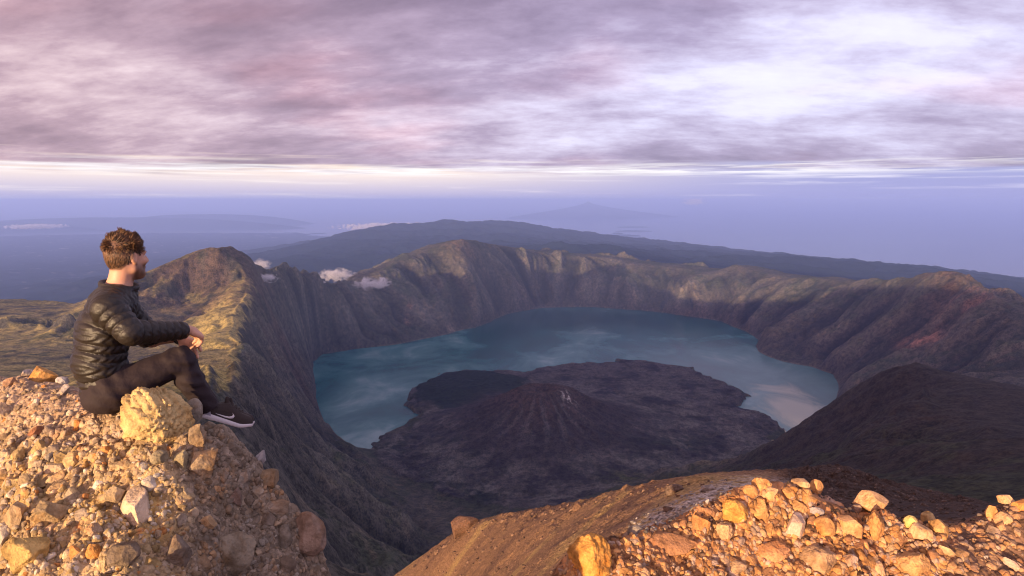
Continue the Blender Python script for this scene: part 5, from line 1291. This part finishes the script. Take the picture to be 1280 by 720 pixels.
dirs = rng.normal(size=(NH, 3)); dirs /= np.linalg.norm(dirs, axis=1, keepdims=True)
cl = np.stack([noise3(dirs, 2.6, s_, 2) for s_ in (31, 32, 33)], 1); cl2 = np.stack([noise3(dirs, 6.5, s_, 2) for s_ in (41, 42, 43)], 1); lnz = noise3(dirs, 4.5, 51, 2)
for k in range(NH):
    v = dirs[k]
    x, y, z = -0.017 + 0.093 * v[0], 0.073 * v[1], 0.027 + 0.094 * v[2]
    line = np.interp(x, [-0.12, -0.06, -0.025, -0.005, 0.015, 0.030, 0.045, 0.08], [-0.070, -0.065, -0.020, 0.030, 0.022, 0.030, 0.062, 0.085])
    if z < line + rng.normal() * 0.003: continue
    tf = float(smooth(0.015, 0.115, np.array(z + 0.30 * max(x, 0))))
    nrm = np.array([v[0] / 0.094, v[1] / 0.073, v[2] / 0.095]); nrm /= np.linalg.norm(nrm)
    ln = 0.012 + 0.008 * (1 - tf) + tf * (0.020 + 0.016 * max(-0.6, lnz[k] * 1.6)) * rng.uniform(0.8, 1.15)
    down = np.array([-0.10, 0, -1.0]) * (1 - tf) + np.array([0.45, 0, 0.45]) * tf
    dv = nrm * (0.13 + 0.55 * tf) + down * (0.9 - 0.3 * tf) + (cl[k] * 1.5 + cl2[k] * 0.12) * (0.10 + 0.70 * tf) + rng.normal(size=3) * (0.04 + 0.07 * tf)
    lock(hp(x, y, z), HM @ dv, ln, rng.uniform(0.0014, 0.0027), HM @ (cl[k] * 0.2 * tf + np.array([0.30, 0, -0.05]) * tf - nrm * 0.25 * (1 - tf)), 0.5 + 0.8 * cl2[k][0] + rng.normal() * 0.18)
mt, N, bs, mo = new_mat('brown_hair'); tcn = N.n('ShaderNodeTexCoord').outputs['Object']
N.set(bs.inputs['Base Color'], N.mix(N.ss(N.n('ShaderNodeAttribute', attribute_name='shade').outputs['Fac'], 0.0, 1.0), (0.030, 0.014, 0.008), (0.20, 0.095, 0.040))); bs.inputs['Roughness'].default_value = 0.45
link('hair', mesh_np('hair', np.array(Vs), np.array(Fs), True, {'shade': np.array(Hs)}), mt, person)
# eyes
ew, N, bs, mo = new_mat('eye_white'); bs.inputs['Base Color'].default_value = (0.6, 0.55, 0.52, 1); bs.inputs['Roughness'].default_value = 0.2
ei, N, bs, mo = new_mat('eye_iris'); bs.inputs['Base Color'].default_value = (0.03, 0.02, 0.012, 1); bs.inputs['Roughness'].default_value = 0.15
V_, F_ = ico(3)
for s_ in (-1, 1):
    c_ = hp(0.074, 0.032 * s_, 0.009); e_ = link('eye', mesh_np('eye', c_ + V_ * 0.0115, F_), ew, person)
    link('iris', mesh_np('iris', c_ + (V_ * np.array([0.4, 1, 1]) * 0.0055) @ HM.T + hx_ * 0.0095, F_), ei, e_)
    Bw = Field(hp(0.08, 0.03 * s_, 0.03) - 0.05, hp(0.08, 0.03 * s_, 0.03) + 0.05, 0.0022)
    Bw.cone(hp(0.0935, 0.012 * s_, 0.030), hp(0.085, 0.040 * s_, 0.035), 0.0045, 0.0040, 0.003); Bw.cone(hp(0.085, 0.040 * s_, 0.035), hp(0.072, 0.053 * s_, 0.028), 0.004, 0.002, 0.003)
    Vq, Fq = Bw.mesh(); link('eyebrow', mesh_np('eyebrow', Vq, Fq), mt, person)
